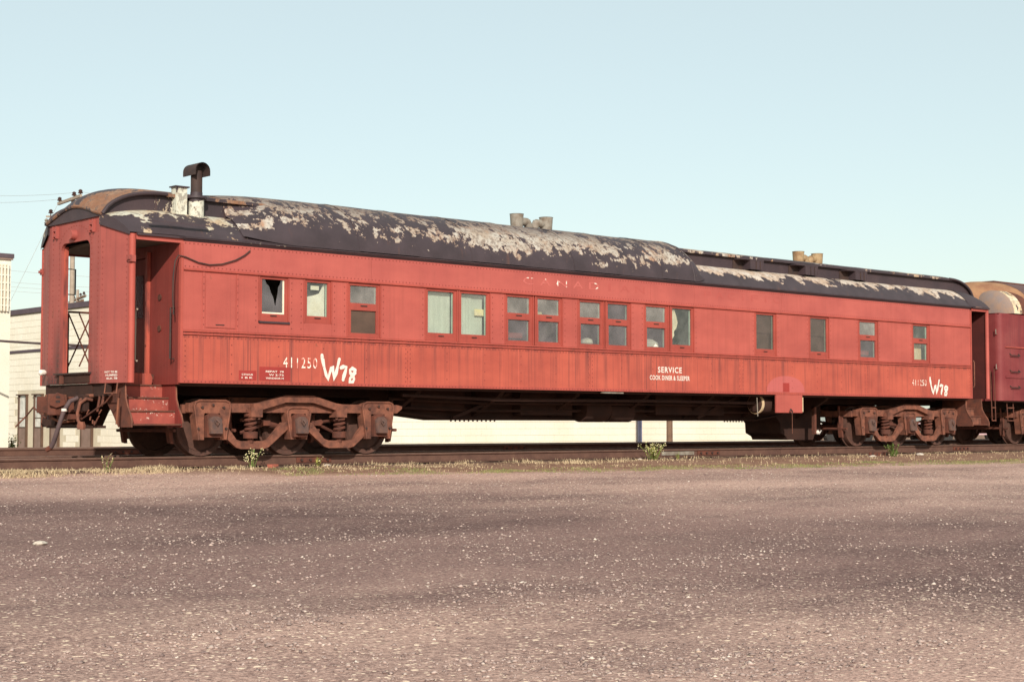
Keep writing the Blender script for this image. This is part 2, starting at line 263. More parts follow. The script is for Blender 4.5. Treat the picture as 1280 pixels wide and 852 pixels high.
# ------------------------------------------------------------------ mesh helpers
class MB:
    def __init__(s): s.v = []; s.f = []
    def add(s, vs, fs):
        b = len(s.v); s.v += [tuple(q) for q in vs]; s.f += [tuple(b + i for i in q) for q in fs]; return s
    def box(s, x0, x1, y0, y1, z0, z1):
        vs = [(x, y, z) for z in (z0, z1) for y in (y0, y1) for x in (x0, x1)]
        return s.add(vs, [(0, 2, 3, 1), (4, 5, 7, 6), (0, 1, 5, 4), (2, 6, 7, 3), (0, 4, 6, 2), (1, 3, 7, 5)])
    def prism(s, poly, ax, a, b):
        """poly: list of 2D points in the plane normal to ax (ax 0: y,z; 1: x,z; 2: x,y), extruded a..b"""
        def P(u, v, w): return [(w, u, v), (u, w, v), (u, v, w)][ax]
        n = len(poly); vs = [P(u, v, a) for u, v in poly] + [P(u, v, b) for u, v in poly]
        fs = [tuple(range(n)), tuple(range(2 * n - 1, n - 1, -1))] + [(i, i + n, (i + 1) % n + n, (i + 1) % n) for i in range(n)]
        return s.add(vs, fs)
    def tube(s, pts, r, n=8, r1=None, caps=True):
        pts = [Vector(p) for p in pts]; m = len(pts); rings = []
        up = None
        for i, p in enumerate(pts):
            d = (pts[min(i + 1, m - 1)] - pts[max(i - 1, 0)]).normalized()
            if up is None: up = Vector((0, 0, 1)) if abs(d.z) < .9 else Vector((1, 0, 0))
            a = d.cross(up).normalized(); b = a.cross(d).normalized(); up = b
            rr = r if r1 is None else r + (r1 - r) * i / (m - 1)
            rings.append([p + (a * math.cos(2 * math.pi * k / n) + b * math.sin(2 * math.pi * k / n)) * rr for k in range(n)])
        vs = [q for g in rings for q in g]; fs = []
        for i in range(m - 1):
            for k in range(n): fs.append((i * n + k, i * n + (k + 1) % n, (i + 1) * n + (k + 1) % n, (i + 1) * n + k))
        if caps: fs += [tuple(range(n - 1, -1, -1)), tuple((m - 1) * n + k for k in range(n))]
        return s.add(vs, fs)
    def bar(s, p0, p1, w, h):
        """rectangular bar between two points: w across, h tall"""
        p0, p1 = Vector(p0), Vector(p1); d = (p1 - p0).normalized(); up = Vector((0, 0, 1)) if abs(d.z) < .95 else Vector((1, 0, 0))
        a = d.cross(up).normalized() * w / 2; b = a.cross(d).normalized() * h / 2
        vs = [p + sa * a + sb * b for p in (p0, p1) for sa, sb in ((-1, -1), (1, -1), (1, 1), (-1, 1))]
        return s.add(vs, [(0, 1, 2, 3), (7, 6, 5, 4), (0, 4, 5, 1), (1, 5, 6, 2), (2, 6, 7, 3), (3, 7, 4, 0)])
    def lathe(s, prof, c=(0, 0, 0), ax=2, n=16):
        """prof: (r, h) pairs turned about axis ax through c"""
        m = len(prof); vs = []
        for r, h in prof:
            for k in range(n):
                a = 2 * math.pi * k / n; u, v = r * math.cos(a), r * math.sin(a)
                p = [(h, u, v), (u, h, v), (u, v, h)][ax]; vs.append((p[0] + c[0], p[1] + c[1], p[2] + c[2]))
        fs = [(i * n + k, i * n + (k + 1) % n, (i + 1) * n + (k + 1) % n, (i + 1) * n + k) for i in range(m - 1) for k in range(n)]
        fs += [tuple(range(n - 1, -1, -1)), tuple((m - 1) * n + k for k in range(n))]
        return s.add(vs, fs)
    def grid(s, rows, closed=False, two=False):
        m = len(rows); n = len(rows[0]); vs = [p for r in rows for p in r]; fs = []
        for i in range(m - 1):
            for k in range(n if closed else n - 1): fs.append((i * n + k, i * n + (k + 1) % n, (i + 1) * n + (k + 1) % n, (i + 1) * n + k))
        return s.add(vs, fs)
    def mesh(s, name, mats, smooth=False):
        me = bpy.data.meshes.new(name); me.from_pydata(s.v, [], s.f); 
        import bmesh as _b
        bm = _b.new(); bm.from_mesh(me); _b.ops.recalc_face_normals(bm, faces=bm.faces); bm.to_mesh(me); bm.free()
        for m in (mats if isinstance(mats, (list, tuple)) else [mats]): me.materials.append(M[m] if isinstance(m, str) else m)
        if smooth: me.shade_smooth(); me.set_sharp_from_angle(angle=R(40))
        return me
    def build(s, name, mat, parent=None, smooth=False, bevel=0, **tags):
        return link(name, s.mesh(name, mat, smooth), parent, bevel=bevel, **tags)

def link(name, me, parent=None, loc=(0, 0, 0), bevel=0, **tags):
    o = bpy.data.objects.new(name, me); COL.objects.link(o); o.location = loc
    if parent is not None:
        o.parent = parent; o.matrix_parent_inverse = mw(parent).inverted()
    if bevel:
        b = o.modifiers.new('bevel', 'BEVEL'); b.width = bevel; b.segments = 2; b.limit_method = 'ANGLE'
    for k, v in tags.items(): o[k] = v
    return o
def mw(o):
    m = Matrix.LocRotScale(o.location, o.rotation_euler, o.scale)
    return (mw(o.parent) @ o.matrix_parent_inverse @ m) if o.parent else m
def thing(name, loc, label, category, group=None):
    o = bpy.data.objects.new(name, None); COL.objects.link(o); o.location = loc; o.empty_display_size = .3
    o['label'] = label; o['category'] = category
    if group: o['group'] = group
    return o
def copy_tree(o, parent=None, off=(0, 0, 0)):
    c = o.copy(); COL.objects.link(c)
    if parent is not None: c.parent = parent; c.matrix_parent_inverse = mw(parent).inverted()
    return c
B = lambda *a: MB().box(*a)

# pixel (1280x852 photograph) -> point at given distance along the optical axis
_fw = Vector((math.sin(YAW) * math.cos(PITCH), math.cos(YAW) * math.cos(PITCH), math.sin(PITCH))); _rt = Vector((math.cos(YAW), -math.sin(YAW), 0)); _up = _rt.cross(_fw)
def ray(x, y): return _fw + _rt * ((x - 640) / 2000) - _up * ((y - 426) / 2000)
def at(x, y, d): return Vector(CAM_POS) + ray(x, y) * d
def on(x, y, ax, v):
    r = ray(x, y); return Vector(CAM_POS) + r * ((v - CAM_POS[ax]) / r[ax])

# ------------------------------------------------------------------ ground
def lot_edge(X): return np.interp(X, [-30, -8, -3, -.5, 2.6, 9, 18, 60], [.1, .1, 0., -1., -2.6, -3.5, -4.4, -5.5])
def gz(X, Y):
    X = np.asarray(X, float); Y = np.asarray(Y, float); e = lot_edge(X)
    z = np.where(Y > .25, -.195, np.where(Y > e, -.195 - .09 * (.25 - Y) / np.maximum(.25 - e, .05), -.285 - .0185 * np.clip(e - Y, 0, 24)))
    return z
def bumps(X, Y):
    return np.array([.028 * mnoise.noise((x * .45, y * .45, 0)) + .012 * mnoise.noise((x * 1.7, y * 1.7, 4)) for x, y in zip(np.ravel(X), np.ravel(Y))]).reshape(np.shape(X))
def ground_z(X, Y):
    damp = np.clip(np.where(np.asarray(Y) > -.2, .25, 1.), 0, 1); return gz(X, Y) + bumps(X, Y) * damp
xs = np.concatenate([[-2500, -900, -300, -120, -60, -40, -30], np.arange(-24, 34, .3), [36, 42, 50, 60, 80, 120, 300, 900, 2500]])
ys = np.concatenate([[-2500, -900, -300, -120, -60, -40, -32, -28], np.arange(-26, 14, .3), [15, 18, 22, 28, 36, 50, 80, 150, 400, 900, 2500]])
GX, GY = np.meshgrid(xs, ys); GZ = ground_z(GX, GY)
g = MB(); g.grid([[(GX[j, i], GY[j, i], GZ[j, i]) for i in range(len(xs))] for j in range(len(ys))])
g.build('ground', 'ground', None, True, kind='structure', label='mauve gravel lot with pale stones and dirt beside the rails')

# loose stones lying on the lot
def stones(n, rmin, rmax, smin, smax, name, label, clump=.9, base_p=.55):
    r = rmin * (rmax / rmin) ** rng.random(n) ; a = YAW + (rng.random(n) - .5) * 1.25
    X = CAM_POS[0] + r * np.sin(a); Y = CAM_POS[1] + r * np.cos(a)
    k = np.array([mnoise.noise((x * .55, y * .9, 7)) for x, y in zip(X, Y)]); keep = (Y < lot_edge(X) - .1) & (rng.random(n) < base_p + clump * k)
    X, Y, r = X[keep], Y[keep], r[keep]; m = len(X)
    s = smin * (smax / smin) ** (rng.random(m) ** 2.2) * (.85 + r / 60); Z = gz(X, Y) + bumps(X, Y) + s * .18
    base = np.array([(1, 0, 0), (0, 1, 0), (-1, 0, 0), (0, -1, 0), (.25, .2, .75), (-.2, .1, -.5)])
    th = rng.random(m) * 6.283; c, sn = np.cos(th), np.sin(th)
    P = base[None] * (1 + .45 * (rng.random((m, 6, 3)) - .5)) * np.stack([s, s * (.55 + .4 * rng.random(m)), s * (.5 + .35 * rng.random(m))], 1)[:, None]
    Q = np.empty_like(P); Q[..., 0] = P[..., 0] * c[:, None] - P[..., 1] * sn[:, None] + X[:, None]; Q[..., 1] = P[..., 0] * sn[:, None] + P[..., 1] * c[:, None] + Y[:, None]; Q[..., 2] = P[..., 2] + Z[:, None]
    F = np.array([(0, 1, 4), (1, 2, 4), (2, 3, 4), (3, 0, 4), (1, 0, 5), (2, 1, 5), (3, 2, 5), (0, 3, 5)])
    F = (F[None] + 6 * np.arange(m)[:, None, None]).reshape(-1, 3)
    me = bpy.data.meshes.new(name); me.vertices.add(m * 6); me.vertices.foreach_set('co', Q.ravel())
    me.loops.add(F.size); me.loops.foreach_set('vertex_index', F.ravel()); me.polygons.add(len(F)); me.polygons.foreach_set('loop_start', np.arange(len(F)) * 3)
    me.update(calc_edges=True); me.materials.append(M['pebble'])
    link(name, me, None, kind='stuff', label=label, category='gravel')
stones(120000, 5.5, 34, .0028, .019, 'gravel', 'loose pale and grey gravel stones scattered over the lot')
stones(15000, 5.0, 15, .006, .026, 'gravel', 'coarser stones lying in clumps on the lot', 2.6, .12)

# ------------------------------------------------------------------ railway tracks
def rail_profile():
    h = [(-.070, -.170), (.070, -.170), (.070, -.158), (.012, -.140), (.010, -.045), (.036, -.032), (.036, -.006), (.028, 0), (-.028, 0), (-.036, -.006), (-.036, -.032), (-.010, -.045), (-.012, -.140), (-.070, -.158)]
    return h
def track(name, label, p0, p1, z, nties, rails_y=(0, 1.507), joints=(), extra=None):
    p0, p1 = Vector(p0), Vector(p1); d = (p1 - p0); L = d.length; d.normalize(); nrm = Vector((-d.y, d.x, 0))
    T = bpy.data.objects.new(name, None); COL.objects.link(T); T.location = (p0.x, p0.y, z - .195); T['kind'] = 'structure'; T['label'] = label
    tm = None
    for k in range(nties):
        s = (k + .5) * L / nties; c = p0 + d * s + nrm * .75
        if tm is None: tm = MB().box(-.11, .11, -1.25, 1.25, -.12, .02).mesh('tie', 'tie')
        o = link('tie', tm, T); o.location = (c.x + random.uniform(-.03, .03), c.y, z - .195 + random.uniform(-.012, .006)); o.rotation_euler.z = math.atan2(d.y, d.x) + random.uniform(-.02, .02)
        o.matrix_parent_inverse = mw(T).inverted()
    for ry in rails_y:
        mb = MB(); a = p0 + nrm * ry; b = p1 + nrm * ry; pr = rail_profile(); n = len(pr)
        N = 60; rows = []
        for i in range(N + 1):
            q = a + (b - a) * i / N; wob = .006 * mnoise.noise((q.x * .15, ry, 1))
            rows.append([(q.x + nrm.x * u, q.y + nrm.y * u, z + w + wob) for u, w in pr])
        mb.grid(rows, True); ro = mb.build('rail', ['rail_side', 'rail_head'], T)
        for p in ro.data.polygons:
            if p.center.z > z - .008 and p.normal.z > .3: p.material_index = 1
        for jx in joints:
            c = a + d * jx; jb = MB()
            for sgn in (-1, 1):
                e = c + nrm * (sgn * .022); jb.bar(e - d * .36 + Vector((0, 0, z - .09)), e + d * .36 + Vector((0, 0, z - .09)), .022, .085)
            jo = jb.build('joint_bar', 'rust_d', T)
            for kk in range(4):
                e = c + d * (-.27 + .18 * kk) - nrm * .034 + Vector((0, 0, z - .09))
                MB().tube([e - nrm * .03, e + nrm * .06], .022, 6).build('bolt', 'black', jo)
    return T
YR = .772
tr = track('railway_track', 'rusty main track under the red service car', (-34, YR, 0), (75, YR, 0), 0., 180, joints=(34 + .69 - .1, 34 + 10.9, 34 + 20.7, 34 - 8.5))
B(9.42, 10.42, YR - .0335, YR - .0125, -.125, -.05).build('white_rail_patch', 'galv', tr, label='white painted stretch of rail web')
track('railway_track', 'siding track behind the red car, joining from the left', (-30, 10.2, 0), (60, 1.9 + 1.2, 0), .045, 120, joints=(30.9, 41))

# ------------------------------------------------------------------ the red service car
CX, CY = 8.745, 1.525
car = thing('passenger_car', (CX, CY, 0), 'long red service dining car with peeling dark roof and open end vestibule', 'railway car')
X0, X1 = -2.45, 20.0; ZB, ZBelt0, ZBelt1, ZL, ZE = 1.17, 1.93, 2.01, 2.965, 3.47; EX0, EX1 = -3.36, 20.86
T_ = .05

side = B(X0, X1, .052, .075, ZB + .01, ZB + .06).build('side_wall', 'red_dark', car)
# sheets
def sheet(x0, x1, z0, z1, mat, name='panel', y=0.):
    g_ = .006
    return MB().box(x0 + g_ / 2, x1 - g_ / 2, y, .05, z0, z1).build(name, mat, side, bevel=.004)
girder_seams = [X0, 2.06, 6.58, 11.12, 15.6, X1]
gpan = [sheet(a, b, ZB, ZBelt0, 'red_low', 'girder_panel') for a, b in zip(girder_seams, girder_seams[1:])]
let_seams = [X0, 1.25, 5.05, 8.30, 9.63, 12.5, 16.3, X1]
lpan = [sheet(a, b, ZL, ZE, 'red_up', 'letterboard_panel') for a, b in zip(let_seams, let_seams[1:])]
MB().box(X0, X1, .0, .05, ZBelt0, ZBelt1).build('belt_backing', 'red_low', side)
for z0 in (ZBelt0 + .004, ZBelt1 - .030): MB().box(X0, X1, -.024, .0, z0, z0 + .026).build('belt_rail', 'red_trim', side, bevel=.004)
MB().prism([(.0, ZL - .02), (-.034, ZL - .012), (-.034, ZL + .004), (.0, ZL + .022)], 0, X0, X1).build('window_header_moulding', 'red_trim', side)
MB().box(X0, X1, -.012, .0, ZB, ZB + .05).build('sill_angle', 'red_trim', side)
MB().prism([(-.004, ZE - .06), (-.05, ZE - .012), (-.05, ZE + .004), (.04, ZE + .004), (.04, ZE - .06)], 0, X0, X1).build('eave_moulding', 'cler', side)
# window openings: (x0,x1,[(glass x0,x1,kind,...)])
wins = [(-1.05, -.45, 'high', 'cracked'), (-.16, .42, 'high', 'paper'), (.73, 1.46, 'double', 'screen'),
        (2.44, 3.20, 'single', 'blind'), (3.22, 3.99, 'single', 'blind2'), (4.34, 5.07, 'double', ''), (5.11, 5.84, 'double', 'yellow'),
        (6.23, 6.96, 'double', 'white'), (7.00, 7.73, 'double', 'dim'), (8.10, 8.84, 'double', 'bucket'), (8.88, 9.62, 'single', 'curtain'),
        (11.57, 12.32, 'single', 'dark'), (13.46, 14.21, 'single', 'dark2'), (15.30, 16.09, 'double', ''), (17.46, 18.22, 'double', 'amber')]
cuts = [X0]
groups = []
for w in wins:
    if groups and w[0] - groups[-1][1] < .1: groups[-1][1] = w[1]
    else: groups.append([w[0], w[1]])
edges = [X0] + [e for gr in groups for e in gr] + [X1]
for a, b in zip(edges[0::2], edges[1::2]):
    if a == X0:   # contains the plated-over window
        for p, q in ((X0, -2.08), (-2.08, -1.45), (-1.45, b)): sheet(p, q, ZBelt1, ZL, 'red_mid')
    elif b - a > 2.2:
        m_ = (a + b) / 2; sheet(a, m_, ZBelt1, ZL, 'red_mid'); sheet(m_, b, ZBelt1, ZL, 'red_mid')
    else: sheet(a, b, ZBelt1, ZL, 'red_mid')
for x in (-2.08, -1.45): MB().box(x - .02, x + .02, -.01, -.001, ZBelt1, ZL - .022).build('batten', 'red_mid', side)
MB().box(-2.04, -1.49, -.014, -.001, 2.06, 2.90).build('cover_plate', 'red_mid', side, bevel=.005)
MB().box(-1.86, -1.70, -.022, -.014, 2.10, 2.115).build('plate_lip', 'black', side)

def make_window(x0, x1, kind, what):
    fr = MB(); y0, y1 = .012, .055
    zb = ZBelt1 if kind != 'high' else 2.21; zt = ZL
    if kind == 'high': MB().box(x0, x1, .0, .05, ZBelt1, 2.21).build('panel', 'red_mid', side, bevel=.004)
    st = .055
    fr.box(x0, x0 + st, y0, y1, zb, zt); fr.box(x1 - st, x1, y0, y1, zb, zt); fr.box(x0 + st, x1 - st, y0, y1, zt - .065, zt); fr.box(x0 + st, x1 - st, y0, y1, zb, zb + .075)
    fr.box(x0 - .004, x0 + .03, -.008, y0, zb, zt - .022); fr.box(x1 - .022, x1 + .004, -.008, y0, zb, zt - .022)
    win = fr.build('window', 'sash', car, bevel=.004)
    gl = 'glass_k' if what in ('dark', 'dark2') else 'glass_v' if what in ('paper', 'blind', 'blind2', 'curtain', 'amber') else 'glass_d' if what in ('dark', 'dark2', 'cracked', 'dim') else 'glass'
    panes = []
    a, b = x0 + st, x1 - st
    if kind == 'double':
        s2 = MB(); s2.box(a, b, y0 - .002, y1, 2.475, 2.60); s2.box(a, a + .03, y0 + .008, y1, 2.60, zt - .065); s2.box(b - .03, b, y0 + .008, y1, 2.60, zt - .065)
        s2.box(a, a + .04, y0 - .004, y1, zb + .075, 2.475); s2.box(b - .04, b, y0 - .004, y1, zb + .075, 2.475)
        s2.build('sash', 'sash', win, bevel=.003)
        MB().box((a + b) / 2 - .07, (a + b) / 2 + .07, y0 - .012, y0 - .003, 2.545, 2.565).build('sash_lift', 'black', win)
        panes = [(a + .03, b - .03, 2.60, zt - .065), (a + .04, b - .04, zb + .075, 2.475)]
    else:
        hb = .10 if kind == 'single' else .08
        s2 = MB(); s2.box(a, b, y0 + .004, y1, zb + .075, zb + .075 + hb - .03); s2.box(a, a + .025, y0 + .004, y1, zb + .045 + hb, zt - .065); s2.box(b - .025, b, y0 + .004, y1, zb + .045 + hb, zt - .065)
        s2.build('sash', 'sash', win, bevel=.003)
        MB().box((a + b) / 2 - .06, (a + b) / 2 + .06, y0 - .010, y0 + .003, zb + .085, zb + .10).build('sash_lift', 'black', win)
        panes = [(a + .025, b - .025, zb + .045 + hb, zt - .065)]
    for i, (p, q, r_, s_) in enumerate(panes):
        if what in ('screen',) and i == 1: B(p, q, .038, .042, r_, s_).build('screen', 'screen', win)
        elif what == 'cracked':
            xx = lambda u: p + (q - p) * u; zz = lambda v: r_ + (s_ - r_) * v
            hole = [(.14, 1), (.22, .88), (.34, .80), (.42, .62), (.52, .50), (.60, .26), (.63, .24), (.66, .40), (.72, .60), (.74, .78), (.84, .90), (.86, 1)]
            MB().prism([(xx(0), zz(0)), (xx(1), zz(0)), (xx(1), zz(1))] + [(xx(u), zz(v)) for u, v in reversed(hole)] + [(xx(0), zz(1))], 1, .038, .042).build('pane', 'glass_d', win, label='broken pane with a jagged dark hole')
            lt = MB(); lt.box(p, q, .030, .037, r_, r_ + .025); lt.box(q - .03, q, .030, .037, r_ + .025, s_); lt.build('bare_putty', 'paper', win)
        else: B(p, q, .038, .042, r_, s_).build('pane', 'glass_d' if (i == 1 and gl == 'glass') else gl, win)
        # light painted lining of the opening inside
        ln = MB(); ln.box(q - .004, q + .02, .06, .085, r_ - .01, s_); ln.box(p - .02, q + .02, .06, .085, r_ - .03, r_ - .008); ln.build('lining', 'greenish', win)
    zlo, zhi = panes[-1][2], panes[0][3]; p, q = panes[0][0], panes[0][1]
    if what in ('blind', 'blind2'):
        mb = MB(); e = q if what == 'blind' else p + .55 * (q - p)
        rows = [[(p - .02 + (e - p + .02) * i / 24, .13 + .002 * math.sin(i * 1.3), z) for i in range(25)] for z in (zlo - .03, zhi + .03)]; mb.grid(rows); mb.grid([[(x, y + .006, z) for x, y, z in r2] for r2 in rows]); mb.build('blind', 'blind', win)
        if what == 'blind2':
            B(e, q, .15, .156, zlo, zhi).build('blind', 'blind', win); B(e + .05, e + .27, .10, .104, zlo + .36, zlo + .48).build('paper_note', 'yellow', win)
    if what == 'paper':
        mb = MB(); mb.add([(p + .03, .10, zlo - .03), (q - .01, .10, zlo - .03), (q - .01, .10, zhi + .02), (p + .30, .10, zhi - .17), (p + .22, .10, zhi - .20), (p + .05, .10, zhi - .24)], [(0, 1, 2, 3, 4, 5)])
        mb.add([(x, y + .006, z) for x, y, z in mb.v[:6]], [(0, 1, 2, 3, 4, 5)]); mb.build('paper_sheet', 'paper', win)
        B(p + .10, p + .27, .06, .064, zhi - .12, zhi - .05).build('paper_note', 'paper', win)
    if what == 'curtain':
        pts = [(p, zhi), (p + .13, zhi - .01), (p + .20, zhi - .16), (p + .24, zhi - .28), (p + .20, zhi - .40), (p + .12, zhi - .47), (p + .13, zhi - .55), (p + .05, zhi - .66), (p, zhi - .62)]
        MB().prism(pts, 1, .085, .10).build('torn_curtain', 'curtain', win)
    if what == 'yellow': MB().prism([(p, panes[0][2] - .01), (p + .2, panes[0][2] - .01), (p + .17, panes[0][2] + .06), (p + .1, panes[0][2] + .05), (p + .03, panes[0][2] + .08)], 1, .10, .12).build('crumpled_paper', 'yellow', win)
    if what == 'white': MB().lathe([(.09, 0), (.13, .05), (.11, .12), (.04, .15)], (q - .2, .2, panes[1][2] - .02), 2, 10).build('basin', 'paper', win, True)
    if what == 'bucket': MB().lathe([(.10, 0), (.20, .04), (.17, .13), (.06, .20)], (p + .3, .22, panes[1][2] - .03), 2, 12).build('basin', 'paper', win, True)
    if what == 'amber': B(p, q, .20, .21, panes[1][2] - .02, panes[1][3]).build('blind', 'cream', win); B(p + .1, p + .2, .15, .155, panes[1][2], panes[1][2] + .14).build('paper_note', 'yellow', win)
    if what == '': B(p + .02, q - .02, .20, .22, panes[1][2] + .06, panes[1][2] + .16).build('shelf', 'sash', win)
    if what in ('dark', 'dark2'): B(p - .02, q - .01, .15, .16, zlo - .02, zlo + .34).build('blind', 'screen', win); B(p - .02, q - .01, .10, .11, zlo + .36, zhi + .02).build('screen', 'screen', win)
    return win
for w in wins: make_window(*w)
B(-1.05, -.45, -.03, .0, 2.175, 2.205).build('window_sill', 'cler', side)

# far side: same openings, plain
fside = MB(); ya, yb = 3.0, 3.05
fside.box(X0, X1, ya, yb, ZB, ZBelt1); fside.box(X0, X1, ya, yb, ZL, ZE)
for a, b in zip(edges[0::2], edges[1::2]): fside.box(a, b, ya, yb, ZBelt1, ZL)
fs_o = fside.build('side_wall', 'red_mid', car)
for a, b in groups: B(a, b, 3.02, 3.026, ZBelt1, ZL).build('pane', 'glass_d', fs_o)
inn = MB(); inn.box(X0, X1, .08, 2.98, 1.22, 1.30); inn.box(X0, X1, .08, 2.98, 3.40, 3.44); inn.box(-1.6, 14.6, 1.30, 1.34, 1.3, 3.4)
for xx in (2.0, 6.1, 10.5, 14.8): inn.box(xx - .02, xx + .02, .3, 1.30, 1.3, 3.4)
inn.build('interior', 'interior', car)

# rivets: too small to pick apart singly
def rivets(pts, axis, name, mat, parent, r=.0135):
    mb = MB(); n = 6
    for p in pts:
        ring = []; top = []
        for k in range(n):
            a = k * math.pi / 3; u, v = r * math.cos(a), r * math.sin(a)
            if axis == 1: ring.append((p[0] + u, p[1], p[2] + v)); 
            else: ring.append((p[0], p[1] + u, p[2] + v))
        t_ = (p[0], p[1] - r * .75, p[2]) if axis == 1 else (p[0] - r * .75, p[1], p[2])
        mb.add(ring + [t_], [(k, (k + 1) % n, n) for k in range(n)])
    return mb.build(name, mat, parent, True, kind='stuff')
pts = []
def rowx(x0, x1, z, y=-.0005, st=.075):
    n = int((x1 - x0) / st); pts.extend([(x0 + (i + .5) * (x1 - x0) / n, y, z) for i in range(n)])
def rowz(x, z0, z1, y=-.0005, st=.075):
    n = max(1, int((z1 - z0) / st)); pts.extend([(x, y, z0 + (i + .5) * (z1 - z0) / n) for i in range(n)])
rowx(X0, X1, ZB + .025, -.0125); rowx(X0, X1, ZBelt0 - .03); rowx(X0, X1, (ZBelt0 + ZBelt1) / 2); rowx(X0, X1, ZL + .05); rowx(X0, X1, ZE - .09)
for s_ in girder_seams:
    for o_ in (-.05, .05):
        if X0 < s_ + o_ < X1: rowz(s_ + o_, ZB + .06, ZBelt0 - .05)
for s_ in np.arange(X0 + .9, X1, .9): rowz(s_, ZB + .08, ZBelt0 - .06, st=.15)
for a, b in groups:
    for x in (a - .05, b + .05): rowz(x, ZBelt1 + .04, ZL - .05, st=.10)
for x in (-2.08, -1.45): rowz(x, ZBelt1 + .04, ZL - .05, -.0105, .1)
rivets(pts, 1, 'rivets', 'rivet', side)

# lettering ---------------------------------------------------------------
def text_mesh(txt, x0, x1, z0, z1, y, mat, parent, name='lettering', spacing=1., bold=.0, shear=0):
    cu = bpy.data.curves.new('txt', 'FONT'); cu.body = txt; cu.size = 1; cu.space_character = spacing; cu.offset = bold; cu.shear = shear; cu.resolution_u = 3
    to = bpy.data.objects.new('txt', cu); COL.objects.link(to); dg = bpy.context.evaluated_depsgraph_get(); me = bpy.data.meshes.new_from_object(to.evaluated_get(dg))
    bpy.data.objects.remove(to); n = len(me.vertices); co = np.empty(n * 3); me.vertices.foreach_get('co', co); co = co.reshape(-1, 3)
    mn, mx = co.min(0), co.max(0); q = np.empty_like(co); q[:, 0] = x0 + (co[:, 0] - mn[0]) / (mx[0] - mn[0]) * (x1 - x0); q[:, 2] = z0 + (co[:, 1] - mn[1]) / (mx[1] - mn[1]) * (z1 - z0); q[:, 1] = y
    me.vertices.foreach_set('co', q.ravel()); me.materials.clear(); me.materials.append(M[mat]); me.update(); me.name = name
    return link(name, me, parent)
def strokes(lines, w, y, mat, parent, name='painted_mark'):
    """brush strokes as flat ribbons lying on the side"""
    mb = MB(); yy = y
    for ln in lines:
        P = [Vector((a, b)) for a, b in ln]; L = []; Rr = []
        for i, p in enumerate(P):
            d = (P[min(i + 1, len(P) - 1)] - P[max(i - 1, 0)]).normalized(); nn = Vector((-d.y, d.x)) * w / 2 * (1 + .25 * math.sin(i * 2.1))
            q_ = yy - i * .0004; L.append((p.x + nn.x, q_, p.y + nn.y)); Rr.append((p.x - nn.x, q_, p.y - nn.y))
        mb.grid([L, Rr]); 
        for ci, p in enumerate((P[0], P[-1])): mb.add([(p.x + w * .5 * math.cos(a), yy - .0068 - ci * .0007, p.y + w * .5 * math.sin(a)) for a in np.linspace(0, 6.283, 11)[:-1]], [tuple(range(10))])
        yy -= .0012
    return mb.build(name, mat, parent)
def letters(word, x0, x1, z0, z1, mats, parent):
    n = len(word); st = (x1 - x0) / (n - 1 + .62)
    for i, ch in enumerate(word):
        wd = st * .62 * (.25 if ch == 'I' else 1); a = x0 + i * st + (st * .62 - wd) / 2
        text_mesh(ch, a, a + wd, z0, z1, -.004, mats[i], parent, 'letter')
letters('CANADIAN', 4.80, 8.12, 3.155, 3.29, ['ghost_w'] * 5 + ['ghost_r'] * 3, lpan[2])
letters('PACIFIC', 9.93, 12.45, 3.175, 3.31, ['ghost_r'] * 7, lpan[4])
text_mesh('411250', -.56, .12, 1.455, 1.63, -.004, 'ghost_n', gpan[0], spacing=1.25)
text_mesh('411250', 17.44, 18.04, 1.455, 1.60, -.004, 'ghost_n', gpan[4], spacing=1.25)
text_mesh('SERVICE', 8.50, 9.22, 1.57, 1.69, -.004, 'white', gpan[2], spacing=1.2, bold=.02)
text_mesh('COOK DINER & SLEEPER', 8.26, 9.46, 1.42, 1.515, -.004, 'white', gpan[2], spacing=1.1, bold=.02)
def w78(x0, x1, z0, z1, par):
    u = lambda a, b: (x0 + (x1 - x0) * a, z0 + (z1 - z0) * b)
    Wm = [[u(.03, .98), u(.06, .80), u(.10, .55), u(.16, .28), u(.20, .14), u(.25, .34), u(.30, .55), u(.33, .60), u(.35, .40), u(.38, .14), u(.43, .36), u(.48, .62), u(.52, .86)],
          [u(.57, .56), u(.64, .60), u(.73, .60), u(.70, .44), u(.66, .28), u(.63, .14)],
          [u(.97, .50), u(.90, .55), u(.83, .49), u(.84, .39), u(.91, .30), u(.95, .17), u(.90, .04), u(.83, .07), u(.83, .19), u(.90, .30), u(.97, .40), u(.975, .49)]]
    strokes(Wm, .060, -.0045, 'white', par)
w78(.19, .92, 1.21, 1.69, gpan[0]); w78(18.16, 18.95, 1.21, 1.66, gpan[4])
B(-1.02, -.42, -.004, -.0005, 1.235, 1.46).build('stencil_patch', 'patch', gpan[0]); B(-1.41, -1.08, -.004, -.0005, 1.235, 1.39).build('stencil_patch', 'patch', gpan[0])
for i, tx in enumerate(('REPAT  78', 'W 2-72', 'WINDSOR M')): text_mesh(tx, -.90 + .06 * (i == 1), -.55, 1.40 - .055 * i - .03, 1.40 - .055 * i, -.006, 'white', gpan[0], bold=.02)
for i, tx in enumerate(('CTN1US', '1 B K')): text_mesh(tx, -1.36, -1.15, 1.34 - .05 * i - .028, 1.34 - .05 * i, -.006, 'white', gpan[0], bold=.02)
mb = MB(); mb.add([(12.62 + .66 * math.cos(a), -.003, 1.225 + .36 * math.sin(a) ** .8) for a in np.linspace(0.001, math.pi - .001, 18)], [tuple(range(18))]); mb.build('paint_patch', 'patch_p', gpan[3])
B(12.52, 12.74, -.006, -.002, 1.235, 1.43).build('paint_patch', 'patch', gpan[3])

